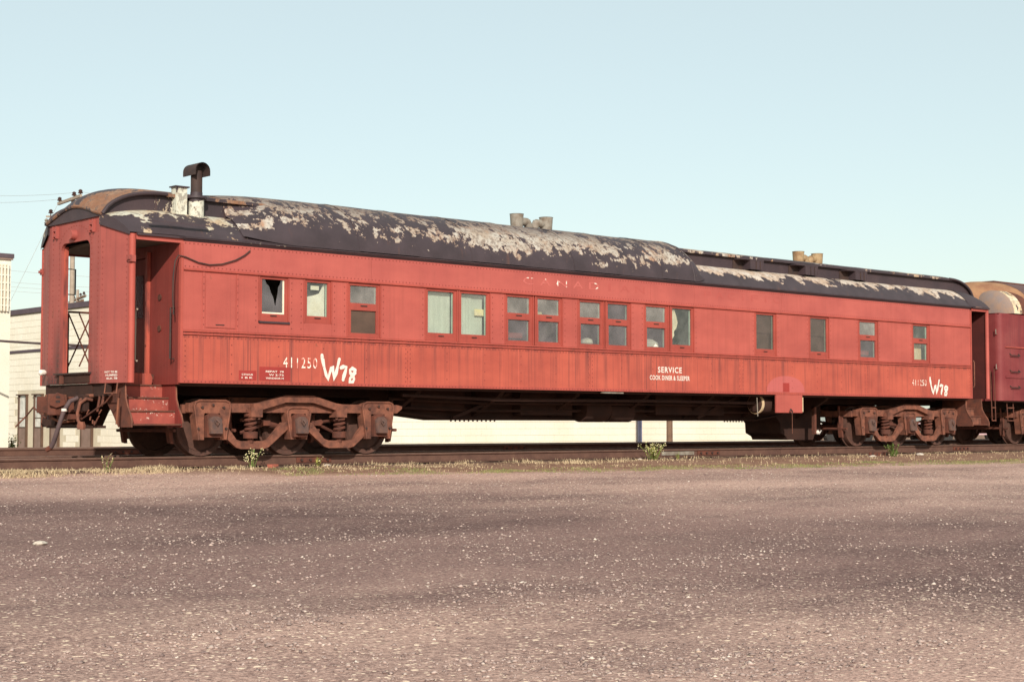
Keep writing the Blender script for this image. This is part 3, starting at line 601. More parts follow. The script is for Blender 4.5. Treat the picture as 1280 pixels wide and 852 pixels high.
# cable hung on the side by the left vestibule
cp = [on(217, 393, 1, -.03), on(216, 372, 1, -.035), on(216.5, 345, 1, -.035), on(219, 326, 1, -.03), on(223, 319, 1, -.03), on(232, 321, 1, -.03), on(248, 328, 1, -.03), on(262, 331, 1, -.03), on(278, 330, 1, -.03), on(295, 325, 1, -.03), on(306, 319, 1, -.03), on(313, 313, 1, -.03)]
MB().tube(cp, .011, 6).build('hanging_cable', 'black', car, True)

# ------------------------------------------------------------------ roof
def cler_profile(y):      # y: 0..1.525 mirrored
    yy = min(y, 3.05 - y)
    if yy < .62:
        u = (yy + .05) / .67; return ZE + .46 * math.sin(min(1, u) * math.pi / 2) ** .85
    return 4.225 + .14 * math.sin((yy - .62) / .905 * math.pi / 2)
def arch_z(y):
    u = abs(y - 1.525) / 1.585; return ZE + .96 * (1 - min(1, u) ** 2.25) ** (1 / 2.0)
def lower_deck(x0, x1, mat, near=True, name='lower_deck_roof', n=10):
    rows = []
    for x in np.linspace(x0, x1, max(2, int((x1 - x0) / .3))):
        rows.append([(x, (-.055 + .715 * i / n) if near else 3.05 + .055 - .715 * i / n, ZE + .005 + .455 * math.sin(min(1, i / n) * math.pi / 2) ** .85 + .006 * mnoise.noise((x * 1.5, i * .4, near))) for i in range(n + 1)])
    mb = MB(); mb.grid(rows); mb.grid([[(a, b, c - .02) for a, b, c in r_] for r_ in rows])
    return mb.build(name, mat, car, True)
# left: X -3.36..-0.2, right: 9.7..20.86
for near in (True, False):
    lower_deck(-2.55, -1.62, 'roof_hood' if near else 'roof_deck', near); lower_deck(-1.62, -.2, 'roof_hood', near)
    rs = [9.6, 11.1, 12.7, 14.3, 15.9, 17.5, 19.1, 20.2]
    for a, b in zip(rs, rs[1:]): lower_deck(a, b - .004, 'roof_deck', near)
# clerestory walls and upper deck
for y0, y1 in ((.62, .66), (2.39, 2.43)):
    B(-2.62, -.2, y0, y1, 3.88, 4.225).build('clerestory_wall', 'cler_flake', car); B(9.6, 20.1, y0, y1, 3.88, 4.225).build('clerestory_wall', 'cler', car)
def upper_deck(x0, x1, mat):
    rows = [[(x, .54 + 1.97 * i / 14, 4.215 + .145 * math.sin(math.pi * i / 14) ** .8 + .006 * mnoise.noise((x * 2, i * .5, 3))) for i in range(15)] for x in np.linspace(x0, x1, max(2, int((x1 - x0) / .35)))]
    mb = MB(); mb.grid(rows); mb.grid([[(a, b, c - .03) for a, b, c in r_] for r_ in rows]); mb.box(x0, x1, .535, .56, 4.17, 4.222); mb.box(x0, x1, 2.49, 2.515, 4.17, 4.222)
    return mb.build('upper_deck_roof', mat, car, True)
upper_deck(-2.45, -.2, 'roof_rust'); 
for a, b in ((9.6, 13.1), (13.1, 16.6), (16.6, 20.05)): upper_deck(a, b - .003, 'roof_top')
# arch shell over the middle, sheet by sheet
def shell_ring(x, t):
    r_ = []
    for i in range(29):
        a = math.pi * i / 28; y = 1.525 - 1.585 * math.cos(a); za = arch_z(y) + .012
        yy = min(max(y, 0), 3.05); zc = cler_profile(yy) + .02
        r_.append((x, y, za + (zc - za) * t + .008 * mnoise.noise((x * 1.3, i * .35, 8)) * (0 < i < 28)))
    return r_
seams = [-.35, .95, 2.25, 3.5, 4.8, 6.1, 7.35, 8.6, 9.55]
for k, (a, b) in enumerate(zip(seams, seams[1:])):
    rows = [shell_ring(x, 0) for x in np.linspace(a, b + .03, 6)]
    rows = [[(x, y + (-.004 if k % 2 else 0) * (1 if y < 1.5 else -1), z + (.006 if k % 2 else 0)) for x, y, z in r_] for r_ in rows]
    mb = MB(); mb.grid(rows); mb.build('roof_sheet', 'roof_arch', car, True)
mb = MB(); mb.grid([shell_ring(-.35 - 1.0 * t, t ** 1.4) for t in np.linspace(0, 1, 9)]); mb.build('roof_sheet', 'roof_arch', car, True)
mb = MB(); mb.grid([shell_ring(9.58 + .34 * t, t ** 2.2) for t in np.linspace(0, 1, 8)]); mb.build('roof_sheet', 'roof_arch', car, True)
rib = MB(); rib.tube([(p[0], p[1], p[2] + .008) for p in shell_ring(9.57, 0)], .014, 6); rib.build('roof_rib', 'roof_top', car, True)
for s_ in seams[1:-1]:
    rb = MB(); rr = shell_ring(s_ + .012, 0); rb.grid([[(s_ - .012, y, z + .010) for x, y, z in rr], [(s_ + .012, y, z + .014) for x, y, z in rr]]); rb.build('roof_rib', 'roof_arch', car, True)
# bullnose hoods at both ends: upper deck sweeping down and lower deck turning in
def bullnose(xe, sgn, mat_top, mat_side, mat_low):
    """clerestory sweeping down over the bowed end (its middle stands .2 m proud), lower decks turning in beside it"""
    L = 1.12; xm = xe - sgn * .20; rows = []; n = 16
    for t in np.linspace(0, 1, 14):
        x = xm + sgn * (L * (1 - t)); drop = (1 - math.sqrt(max(0, 1 - (t * .97) ** 2.4))) / .756 * .42
        hw = .985 - .03 * t; crown = .145 + .05 * t
        rows.append([(x, 1.525 - hw + 2 * hw * i / n, 4.218 - drop + crown * math.sin(math.pi * i / n) ** (.8 + .5 * t)) for i in range(n + 1)])
    mb = MB(); mb.grid(rows); mb.grid([[(a, b, c - .035) for a, b, c in r_] for r_ in rows]); mb.build('bullnose_roof', mat_top, car, True)
    for s2 in (0, -1):
        e = [r_[s2] for r_ in rows]; f = (lambda y: y) if s2 == 0 else (lambda y: 3.05 - y)
        MB().tube([(a, b, c - .008) for a, b, c in e], .032, 8).build('roof_edge_roll', 'cler', car, True)
        chk = MB(); chk.grid([[(a, f(.625), c - .015) for a, b, c in e], [(a, f(.625), 3.62) for a, b, c in e]]); chk.build('clerestory_cheek', mat_side, car, True)
        lr = []; xb = xe + sgn * .93
        for t in np.linspace(0, 1, 10):
            row = []
            for i in range(13):
                u = i / 12; xt = xe - sgn * (.03 + .19 * u); y = -.055 + .69 * u + .05 * t ** 3 * (1 - u)
                row.append((xb + (xt - xb) * t, f(y), ZE + .012 + (.455 - .15 * t ** 2.4) * math.sin(u * math.pi / 2) ** .85))
            lr.append(row)
        lb = MB(); lb.grid(lr); fr_ = lr[-1]
        lb.grid([fr_, [(x, y, min(z - .004, ZE - .03 + .20 * k / 12)) for k, (x, y, z) in enumerate(fr_)]])
        lb.build('hood_side', mat_low, car, True)
    ff = rows[-1]; a_, b_ = sorted((xm - sgn * .012, xm + sgn * .03))
    MB().prism([(p[1], p[2] - .012) for p in ff] + [(ff[-1][1], 3.765), (ff[0][1], 3.775)], 0, a_, b_).build('end_fascia', 'cler', car)
    MB().tube([(xm - sgn * .02, p[1], p[2] - .005) for p in ff], .028, 6).build('fascia_roll', mat_top, car, True)
bullnose(EX0, 1, 'roof_rust', 'cler', 'roof_hood'); bullnose(EX1, -1, 'cler', 'cler', 'cler')
# rain gutter strip over the left vestibule opening
MB().prism([(-.085, 3.655), (-.02, 3.665), (-.02, 3.69), (-.07, 3.685)], 0, -3.10, -2.02).build('drip_rail', 'cler', car)
# small patches of trim: header drip under eave at vestibule
# stove pipes near the left end
PX_, PY_ = -1.93, .50
sp = MB(); sp.lathe([(.125, 3.80), (.125, 4.17), (.17, 4.18), (.17, 4.215), (.10, 4.225), (.10, 4.28)], (PX_, PY_, 0), 2, 18)
st_ = sp.build('stove_pipe_base', 'pipe_flake', car, True)
MB().lathe([(.095, 4.22), (.095, 4.63)], (PX_, PY_, 0), 2, 18).build('stove_pipe', 'black', st_, True)
hd = MB(); rows = []
for t in np.linspace(-.20, .20, 5):       # barrel-vaulted cap, axis along Y
    rows.append([(PX_ - .135, PY_ + t, 4.545)] + [(PX_ - .135 * math.cos(a), PY_ + t, 4.62 + .135 * math.sin(a)) for a in np.linspace(0, math.pi, 13)] + [(PX_ + .135, PY_ + t, 4.545)])
hd.grid(rows); hd.grid([[(PX_ + (x - PX_) * .93, y, z if z < 4.6 else z - .012) for x, y, z in r_] for r_ in rows]); hd.build('chimney_cap', 'black', st_, True)
MB().box(-2.30, -2.10, .50, .66, 3.86, 4.34).build('vent_box', 'box_flake', car); B(-2.33, -2.07, .47, .68, 4.34, 4.36).build('vent_box_lid', 'cler', car)
# roof ventilators
def vent(xc, y, z, mat, spread=.40):
    v = MB(); v.tube([(xc - spread, y, z + .13), (xc - spread * .3, y, z + .13)], .085, 10); v.tube([(xc + spread * .3, y, z + .13), (xc + spread, y, z + .13)], .085, 10); v.tube([(xc - spread * .35, y, z + .15), (xc, y, z - .08)], .085, 10); v.tube([(xc + spread * .35, y, z + .15), (xc, y, z - .08)], .085, 10)
    o = v.build('roof_ventilator', mat, car, True)
    for s_ in (-1, 1):
        MB().lathe([(.115, -.07), (.125, .02), (.14, .26), (.15, .27), (.13, .27), (.12, .20)], (xc + s_ * spread, y, z), 2, 14).build('ventilator_pot', mat, o, True)
vent(6.26, 1.35, 4.43, 'galv'); vent(15.2, 1.35, 4.33, 'tanvent', .36)
# air scoops on the clerestory wall
for xs_ in (11.9, 13.85, 15.75):
    sc = MB(); sc.prism([(xs_ - .30, 4.13), (xs_ + .50, 4.13), (xs_ + .50, 4.15), (xs_ - .30, 4.15)], 1, .40, .62)
    sc.box(xs_ + .47, xs_ + .49, .40, .62, 3.93, 4.13); sc.box(xs_ + .03, xs_ + .05, .40, .62, 3.93, 4.13); sc.box(xs_ + .05, xs_ + .47, .405, .415, 3.93, 4.13)
    o = sc.build('air_scoop', 'cler', car)
    for k in range(2): B(xs_ + .22 + .14 * k, xs_ + .235 + .14 * k, .392, .404, 3.94, 4.12).build('louvre', 'black', o)
    B(xs_ - .32, xs_ + .03, .605, .618, 3.93, 4.13).build('scoop_mouth', 'black', o)

# ------------------------------------------------------------------ vestibules and ends
XM = EX0 - .18                                   # the middle of the bowed end
DY0, DY1 = 1.00, 1.99
ra = .13
def slab(quad, z0, z1a, z1b, th=.05):
    """vertical sheet between two plan points (x,y), sloping top"""
    (xa, ya_), (xb_, yb_) = quad
    vs = [(xa, ya_, z0), (xb_, yb_, z0), (xb_, yb_, z1b), (xa, ya_, z1a)]; vs += [(x + th, y, z) for x, y, z in vs]
    return MB().add(vs, [(0, 1, 2, 3), (7, 6, 5, 4), (0, 4, 5, 1), (1, 5, 6, 2), (2, 6, 7, 3), (3, 7, 4, 0)])
endo = slab(((EX0, .03), (XM, .64)), ZB - .01, 3.47, 3.665).build('end_wall', 'red_end', car)
slab(((XM, 2.41), (EX0, 3.02)), ZB - .01, 3.665, 3.47).build('end_panel', 'red_end', endo)
B(XM, XM + .05, .642, DY0, ZB - .01, 3.80).build('end_panel', 'red_end', endo); B(XM, XM + .05, DY1, 2.408, ZB - .01, 3.80).build('end_panel', 'red_end', endo)
top = [(DY0, 3.80), (DY0, 3.44 - ra)] + [(DY0 + ra - ra * math.cos(t), 3.44 - ra + ra * math.sin(t)) for t in np.linspace(.2, math.pi / 2, 5)] + [(DY1 - ra + ra * math.sin(t), 3.44 - ra + ra * math.cos(t)) for t in np.linspace(0, math.pi / 2 - .2, 5)] + [(DY1, 3.44 - ra), (DY1, 3.80)]
MB().prism(top, 0, XM, XM + .05).build('end_panel', 'red_end', endo); B(XM, XM + .05, DY0, DY1, ZB - .01, 1.335).build('end_panel', 'red_end', endo)
B(XM + .05, XM + .13, DY1, DY1 + .03, 1.34, 3.40).build('door_jamb', 'red_low', endo); B(XM + .05, XM + .13, DY0 - .03, DY0, 1.34, 3.40).build('door_jamb', 'red_dark', endo)
B(XM - .06, XM + .25, DY0 - .10, DY1 + .10, 1.315, 1.34).build('threshold', 'black', endo)
ep = []
for y in (DY0 - .06, DY0 - .28, DY1 + .06, DY1 + .28): ep += [(XM - .0005, y, z) for z in np.arange(1.25, 3.55, .085)]
for y in (.10, .60, 2.45, 2.95):
    u = (y - .03) / .61 if y < 1 else (3.02 - y) / .61; ep += [(EX0 + (XM - EX0) * u - .0008, y, z) for z in np.arange(1.25, 3.40, .085)]
ep += [(XM - .0005, y, 1.20) for y in np.arange(.68, 2.4, .08)]
ep += [(XM - .0005, 1.50 + .56 * math.cos(a), 3.34 + .36 * math.sin(a)) for a in np.linspace(.2, 2.9, 18)]
rivets(ep, 0, 'rivets', 'rivet', endo)
for y in (.035, 3.015):
    MB().tube([(EX0 + .035, y, ZB - .01), (EX0 + .035, y, 3.46)], .055, 12).build('corner_post', 'red_trim', car, True)
for y in (.035, 3.06):
    b_ = MB(); b_.box(EX0 - .045, EX0 + .05, y - .09, y - .02, 3.02, 3.12); b_.box(EX0 - .07, EX0 - .045, y - .10, y - .01, 3.05, 3.09); b_.build('marker_bracket', 'red_end', endo)
for y in (2.16, .90):
    b_ = MB(); b_.box(XM - .05, XM, y - .07, y - .045, 3.54, 3.74); b_.box(XM - .05, XM, y + .045, y + .07, 3.54, 3.74); b_.box(XM - .045, XM - .02, y - .045, y + .045, 3.57, 3.60); b_.box(XM - .045, XM - .02, y - .045, y + .045, 3.66, 3.69); b_.build('marker_socket', 'red_end', endo)
MB().lathe([(.075, -.09), (.085, 0), (.06, .0), (.055, -.08)], (XM, 1.52, 3.55), 0, 14).build('lamp_socket', 'red_end', endo, True); MB().lathe([(.05, -.002), (.05, .0)], (XM - .085, 1.52, 3.55), 0, 12).build('lamp_hole', 'black', endo)
MB().lathe([(.02, -.13), (.05, -.10), (.05, -.04), (.03, 0)], (EX0 - .13, 2.58, 1.37), 0, 10).build('hose_cap', 'white', endo, True)
for i, tx in enumerate(('NOT TO BE', 'HUMPED', 'BLK 78')):
    o = text_mesh(tx, -.52 + .02 * i, -.26, 1.345 - .05 * i - .03, 1.345 - .05 * i, 0, 'white', endo, bold=.02)
    n = len(o.data.vertices); co = np.empty(n * 3); o.data.vertices.foreach_get('co', co); co = co.reshape(-1, 3); q = np.stack([EX0 + (XM - EX0) * (-co[:, 0] - .03) / .61 - .005, -co[:, 0], co[:, 2]], 1); o.data.vertices.foreach_set('co', q.ravel()); o.data.update()
# grimy kick area and pipes on the platform below the doorway
B(XM - .02, XM - .001, DY0 - .05, DY1 + .05, 1.18, 1.30).build('buffer_plate', 'under', endo)
for y in (1.85,): B(XM - .05, XM - .021, y - .05, y + .05, 1.17, 1.30).build('buffer_lug', 'rust_d', endo)
# vestibule inside (left)
def vestibule(xe, xb, sgn, far_open=True):
    v = MB(); a, b = min(xe, xb), max(xe, xb)
    v.box(a + .05, b, .80, 2.25, 1.24, 1.32)
    if sgn > 0: v.box(XM + .05, a + .05, .66, 2.39, 1.24, 1.315); fl = v.build('vestibule_floor', 'rust_d', car)
    B(a + .05, b, .06, 2.99, 3.40, 3.44).build('vestibule_ceiling', 'interior', car)
    x = xb + (-.0 if sgn > 0 else .0); t = .05 * sgn
    bk = MB(); bk.box(min(x - t, x), max(x - t, x), .055, .98, 1.15, 3.40); bk.box(min(x - t, x), max(x - t, x), 2.07, 2.995, 1.15, 3.40); bk.box(min(x - t, x), max(x - t, x), .98, 2.07, 3.22, 3.40)
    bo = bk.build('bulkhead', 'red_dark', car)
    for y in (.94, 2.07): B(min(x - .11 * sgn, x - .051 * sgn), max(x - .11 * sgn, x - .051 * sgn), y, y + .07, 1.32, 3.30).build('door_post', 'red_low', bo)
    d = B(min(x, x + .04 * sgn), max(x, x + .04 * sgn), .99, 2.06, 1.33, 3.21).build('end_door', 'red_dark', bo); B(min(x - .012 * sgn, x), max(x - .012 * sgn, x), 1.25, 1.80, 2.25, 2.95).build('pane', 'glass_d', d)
    # header over the side openings, jamb posts
    for y0, y1 in ((.0, .05), (3.0, 3.05)):
        B(a + .085, b, y0, y1, 3.375, 3.47).build('door_header', 'red_mid', car)
        B(xb - .05 if sgn > 0 else xb, xb if sgn > 0 else xb + .05, y0 - .012, y1 - .005, ZB, 3.375).build('door_jamb', 'red_trim', car)
    B(a + .085, b, -.045, .0, 3.44, 3.475).build('eave_strip', 'cler', car)
    for z in (3.10, 2.60): MB().lathe([(.05, -.02), (.05, 0)], (x - t - .001, .62, z - .55), 0, 10).build('hole_plate', 'rust_d', bo)
    return bo
vb = vestibule(EX0, X0, 1)
hr = MB(); hr.tube([(-2.53, .12, 2.35), (-2.60, .12, 2.35), (-2.60, .12, 1.55), (-2.53, .12, 1.55)], .014, 6); hr.build('grab_iron', 'black', car, True)
MB().tube([(-3.20, .08, 2.30), (-3.20, .14, 2.30), (-3.20, .14, 1.50), (-3.20, .08, 1.50)], .016, 6).build('grab_iron', 'palewood', car, True)
MB().tube([(EX0 + .30, 3.0, 3.15), (-2.78, 3.0, 3.15), (-2.78, 3.0, 2.72), (EX0 + .30, 3.0, 2.72)], .013, 6).build('grab_iron', 'black', car, True)
MB().prism([(-3.30, 1.154), (-2.55, 1.154), (-2.53, 1.20), (-2.53, 1.27), (-2.57, 1.335), (-3.30, 1.335)], 1, .785, .80).build('platform_riser', 'red_low', car)
# folding lattice gate at the far side opening of the vestibule and brake wheel stand
gate = MB(); gx0, gx1, gyy = -2.92, -2.50, 2.96
gate.tube([(gx0, gyy, 1.32), (gx0, gyy, 2.38)], .016, 6); gate.tube([(gx0, gyy, 2.42), (gx1, gyy, 2.42)], .02, 6); gate.tube([(gx1, gyy, 1.32), (gx1, gyy, 2.42)], .014, 6)
for x_ in (-2.92, -2.72): 
    gate.bar((x_, gyy - .02, 1.50), (x_ + .42, gyy - .02, 2.40), .012, .022); gate.bar((x_ + .42, gyy + .0, 1.50), (x_, gyy + .0, 2.40), .012, .022)
gate.build('folding_gate', 'rust_d', car)
bs = MB(); bs.tube([(-3.1, 1.44, 1.32), (-3.1, 1.44, 2.05)], .018, 6); bs.bar((-3.1, 1.44, 2.0), (-3.1, 1.60, 1.68), .03, .03); bs.box(-3.14, -3.06, 1.38, 1.52, 1.62, 1.74); bs.build('brake_stand', 'black', car)
# right vestibule
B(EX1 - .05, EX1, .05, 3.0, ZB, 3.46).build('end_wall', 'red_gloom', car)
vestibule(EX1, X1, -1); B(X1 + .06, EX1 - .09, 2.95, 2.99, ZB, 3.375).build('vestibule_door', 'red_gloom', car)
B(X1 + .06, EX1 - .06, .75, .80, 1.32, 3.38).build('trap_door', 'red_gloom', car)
MB().tube([(EX1 - .035, .035, ZB), (EX1 - .035, .035, 3.46)], .05, 10).build('corner_post', 'red_mid', car, True); MB().tube([(EX1 - .035, 3.015, ZB), (EX1 - .035, 3.015, 3.46)], .05, 10).build('corner_post', 'red_mid', car, True)
MB().tube([(X1 + .10, -.01, 1.45), (X1 + .10, -.04, 1.50), (X1 + .10, -.04, 2.08), (X1 + .10, -.01, 2.12)], .014, 6).build('grab_iron', 'rust', car, True)
MB().tube([(X1 + .10, -.03, 1.75), (X1 + .52, .35, 1.36)], .012, 6).build('gate_bar', 'rust', car, True)
# steps
def steps(xa, xb, near, mat_r, mat_s='red_end'):
    f = (lambda y: y) if near else (lambda y: 3.05 - y)
    zs_ = [.50, .71, .92, 1.125]; s = None
    prof = [(f(.0), .475), (f(-.01), .56), (f(.03), .66), (f(.12), .78), (f(.19), .92), (f(.21), 1.165), (f(.86), 1.165), (f(.86), .92), (f(.62), .70), (f(.42), .475)]
    s = MB().prism(prof, 0, xa - .022, xa).build('step_stringer', 'rust_d' if near else 'under', car); MB().prism(prof, 0, xb, xb + .022).build('step_stringer', ('red_dark' if xa < 0 else 'rust_d') if near else 'under', s)
    for k, z in enumerate(zs_):
        y0, y1 = f(-.02 + .2 * k), f(.2 + .2 * k)
        if k < 3 or True: B(xa, xb, min(y0, y1), max(y0, y1), z, z + .028).build('tread', 'rust_d', s, bevel=.005)
        if k < 3: B(xa, xb, min(y1, f(.2 + .2 * k + .015)), max(y1, f(.2 + .2 * k + .015)), z + .028, zs_[k + 1]).build('riser', mat_r, s)
    for x, w in ((xa - .022, -.012), (xb + .022, .012)):
        MB().tube([(x, f(-.012), .475), (x, f(-.02), .56), (x, f(.02), .66), (x, f(.11), .78), (x, f(.18), .92), (x, f(.20), 1.165)], .012, 6).build('stringer_edge', 'rust', s, True)
steps(-3.30, -2.46, True, 'riser'); steps(-3.30, -2.46, False, 'under')
steps(X1 + .06, EX1 - .10, True, 'rust'); steps(X1 + .06, EX1 - .10, False, 'under')
# end platform, coupler, hoses (left end)
def buffer_gear(xe, s):
    X = lambda d: xe - s * d
    def bx(d0, d1, *a): return B(min(X(d0), X(d1)), max(X(d0), X(d1)), *a)
    ps = bx(-.95, .04, .95, 2.1, .94, 1.15).build('platform_sill', 'under', car)
    bx(-.06, .02, .5, 2.6, .96, 1.1585).build('buffer_beam', 'under', ps)
    cp_ = MB(); y = 1.525
    def pr(poly, z0, z1): 
        q = [(X(d), yy) for d, yy in poly]; cp_.prism(q, 2, z0, z1)
    pr([(-.1, y - .11), (.20, y - .11), (.26, y - .17), (.44, y - .16), (.50, y - .08), (.47, y - .02), (.36, y - .04), (.33, y + .04), (.40, y + .09), (.62, y + .12), (.60, y + .19), (.36, y + .21), (.22, y + .15), (-.1, y + .11)], .70, .96)
    co = cp_.build('coupler', 'rust_d', ps, bevel=.012)
    pr2 = MB(); pr2.prism([(X(d), yy) for d, yy in [(.28, y - .15), (.46, y - .17), (.55, y - .11), (.53, y - .01), (.44, y + .01), (.40, y - .06)]], 2, .66, 1.0); pr2.build('knuckle', 'rust_d', co, bevel=.02)
    ms = MB(); ms.box(min(X(.05), X(.26)), max(X(.05), X(.26)), y + .25, y + .62, .66, 1.0); ms.box(min(X(.26), X(.32)), max(X(.26), X(.32)), y + .30, y + .56, .74, .95); ms.build('buffer_stem', 'rust_o', ps, bevel=.015)
    bx(.10, .20, y - .62, y - .28, .72, .98).build('side_buffer', 'under', ps, bevel=.015)
    carry = bx(.10, .30, 1.15, 1.9, .60, .68).build('carry_iron', 'rust_d', ps)
    # steam / air hoses
    h1 = [(X(.10), 1.12, .93), (X(.20), 1.12, .93), (X(.32), 1.13, .88), (X(.40), 1.16, .74), (X(.46), 1.22, .48), (X(.50), 1.30, .24), (X(.52), 1.35, .16)]
    MB().tube(h1, .036, 10).build('air_hose', 'hose', ps, True); MB().lathe([(.044, -.015), (.044, .025)], h1[3], 2, 10).build('hose_clamp', 'white', ps)
    MB().tube([h1[-1], (X(.56), 1.42, .12)], .042, 8).build('gladhand', 'rust_d', ps, True)
    h2 = [(X(.08), .86, .90), (X(.18), .86, .92), (X(.26), .90, .85), (X(.28), .95, .70), (X(.28), .93, .58), (X(.24), .88, .50)]
    MB().tube(h2, .026, 8).build('steam_hose', 'rust', ps, True); MB().lathe([(.06, -.06), (.075, 0), (.05, .06)], (X(.25), .88, .50), 2, 8).build('hose_coupling', 'rust', ps, True)
    ch = MB()
    for i in range(9):
        t = i / 8; p = Vector((X(.12), 1.0 - .55 * t, .86 - .32 * math.sin(t * math.pi) ** .8)); ch.tube([p + Vector((0, .04 * math.cos(i), -.03)), p + Vector((0, -.04, .03))], .012, 5)
    ch.build('safety_chain', 'rust', ps, kind='stuff')
    MB().tube([(X(.14), 3.05, .66), (X(.16), 2.75, .80), (X(.16), 2.3, .62), (X(.16), 1.7, .72), (X(.18), 1.0, .60), (X(.14), .30, .86), (X(.14), .10, .98)], .014, 6).build('uncoupling_lever', 'rust_d', ps, True)
    MB().tube([(X(.14), 3.05, .66), (X(.22), 3.28, .48)], .013, 6).build('lever_handle', 'rust', ps, True)
    sf = MB(); sf.tube([(X(.03), .14, 1.16), (X(.05), .14, 1.00), (X(.05), .52, 1.00), (X(.03), .52, 1.16)], .012, 6); sf.build('end_handhold', 'rust', ps, True)
    MB().tube([(X(.02), .12, .92), (X(.06), .10, .52)], .018, 6).build('pin_lifter', 'rust_o', ps, True)
    bx(.0, .05, .55, 2.5, .46, .50).build('step_tie_bar', 'under', ps)
    MB().tube([(X(-.05), .95, .98), (X(.12), .97, .96), (X(.20), 1.0, .90), (X(.22), 1.02, .80), (X(.16), 1.02, .72)], .03, 8).build('steam_elbow', 'rust', ps, True)
    MB().tube([(X(.0), 1.95, .92), (X(.14), 1.97, .90), (X(.22), 2.0, .78), (X(.24), 2.02, .60)], .028, 8).build('signal_hose', 'hose', ps, True)
    MB().prism([(X(.30), .83), (X(.34), .98), (X(.44), 1.02), (X(.56), .93), (X(.57), .82), (X(.46), .78)], 1, y - .215, y - .185).build('coupler_guard', 'rust_d', ps)
    for dz in (.86, .93): B(min(X(.40), X(.47)), max(X(.40), X(.47)), y - .219, y - .2151, dz, dz + .035).build('guard_slot', 'black', ps)
    MB().tube([(X(.05), 1.75, .74), (X(.25), 1.78, .70), (X(.34), 1.70, .62), (X(.30), 1.45, .55), (X(.20), 1.2, .58)], .022, 6).build('brake_pipe', 'rust_o', ps, True)
    MB().lathe([(.05, -.1), (.06, 0), (.05, .1)], (X(.20), 1.66, .63), 0, 8).build('angle_cock', 'white', ps, True)
    for yy, dz in ((.62, .80), (.75, .72), (2.3, .74)): MB().tube([(X(.0), yy, 1.0), (X(.03), yy + .03, dz)], .02, 6).build('hanger_rod', 'rust_d', ps, True)
buffer_gear(EX0 - .10, 1)

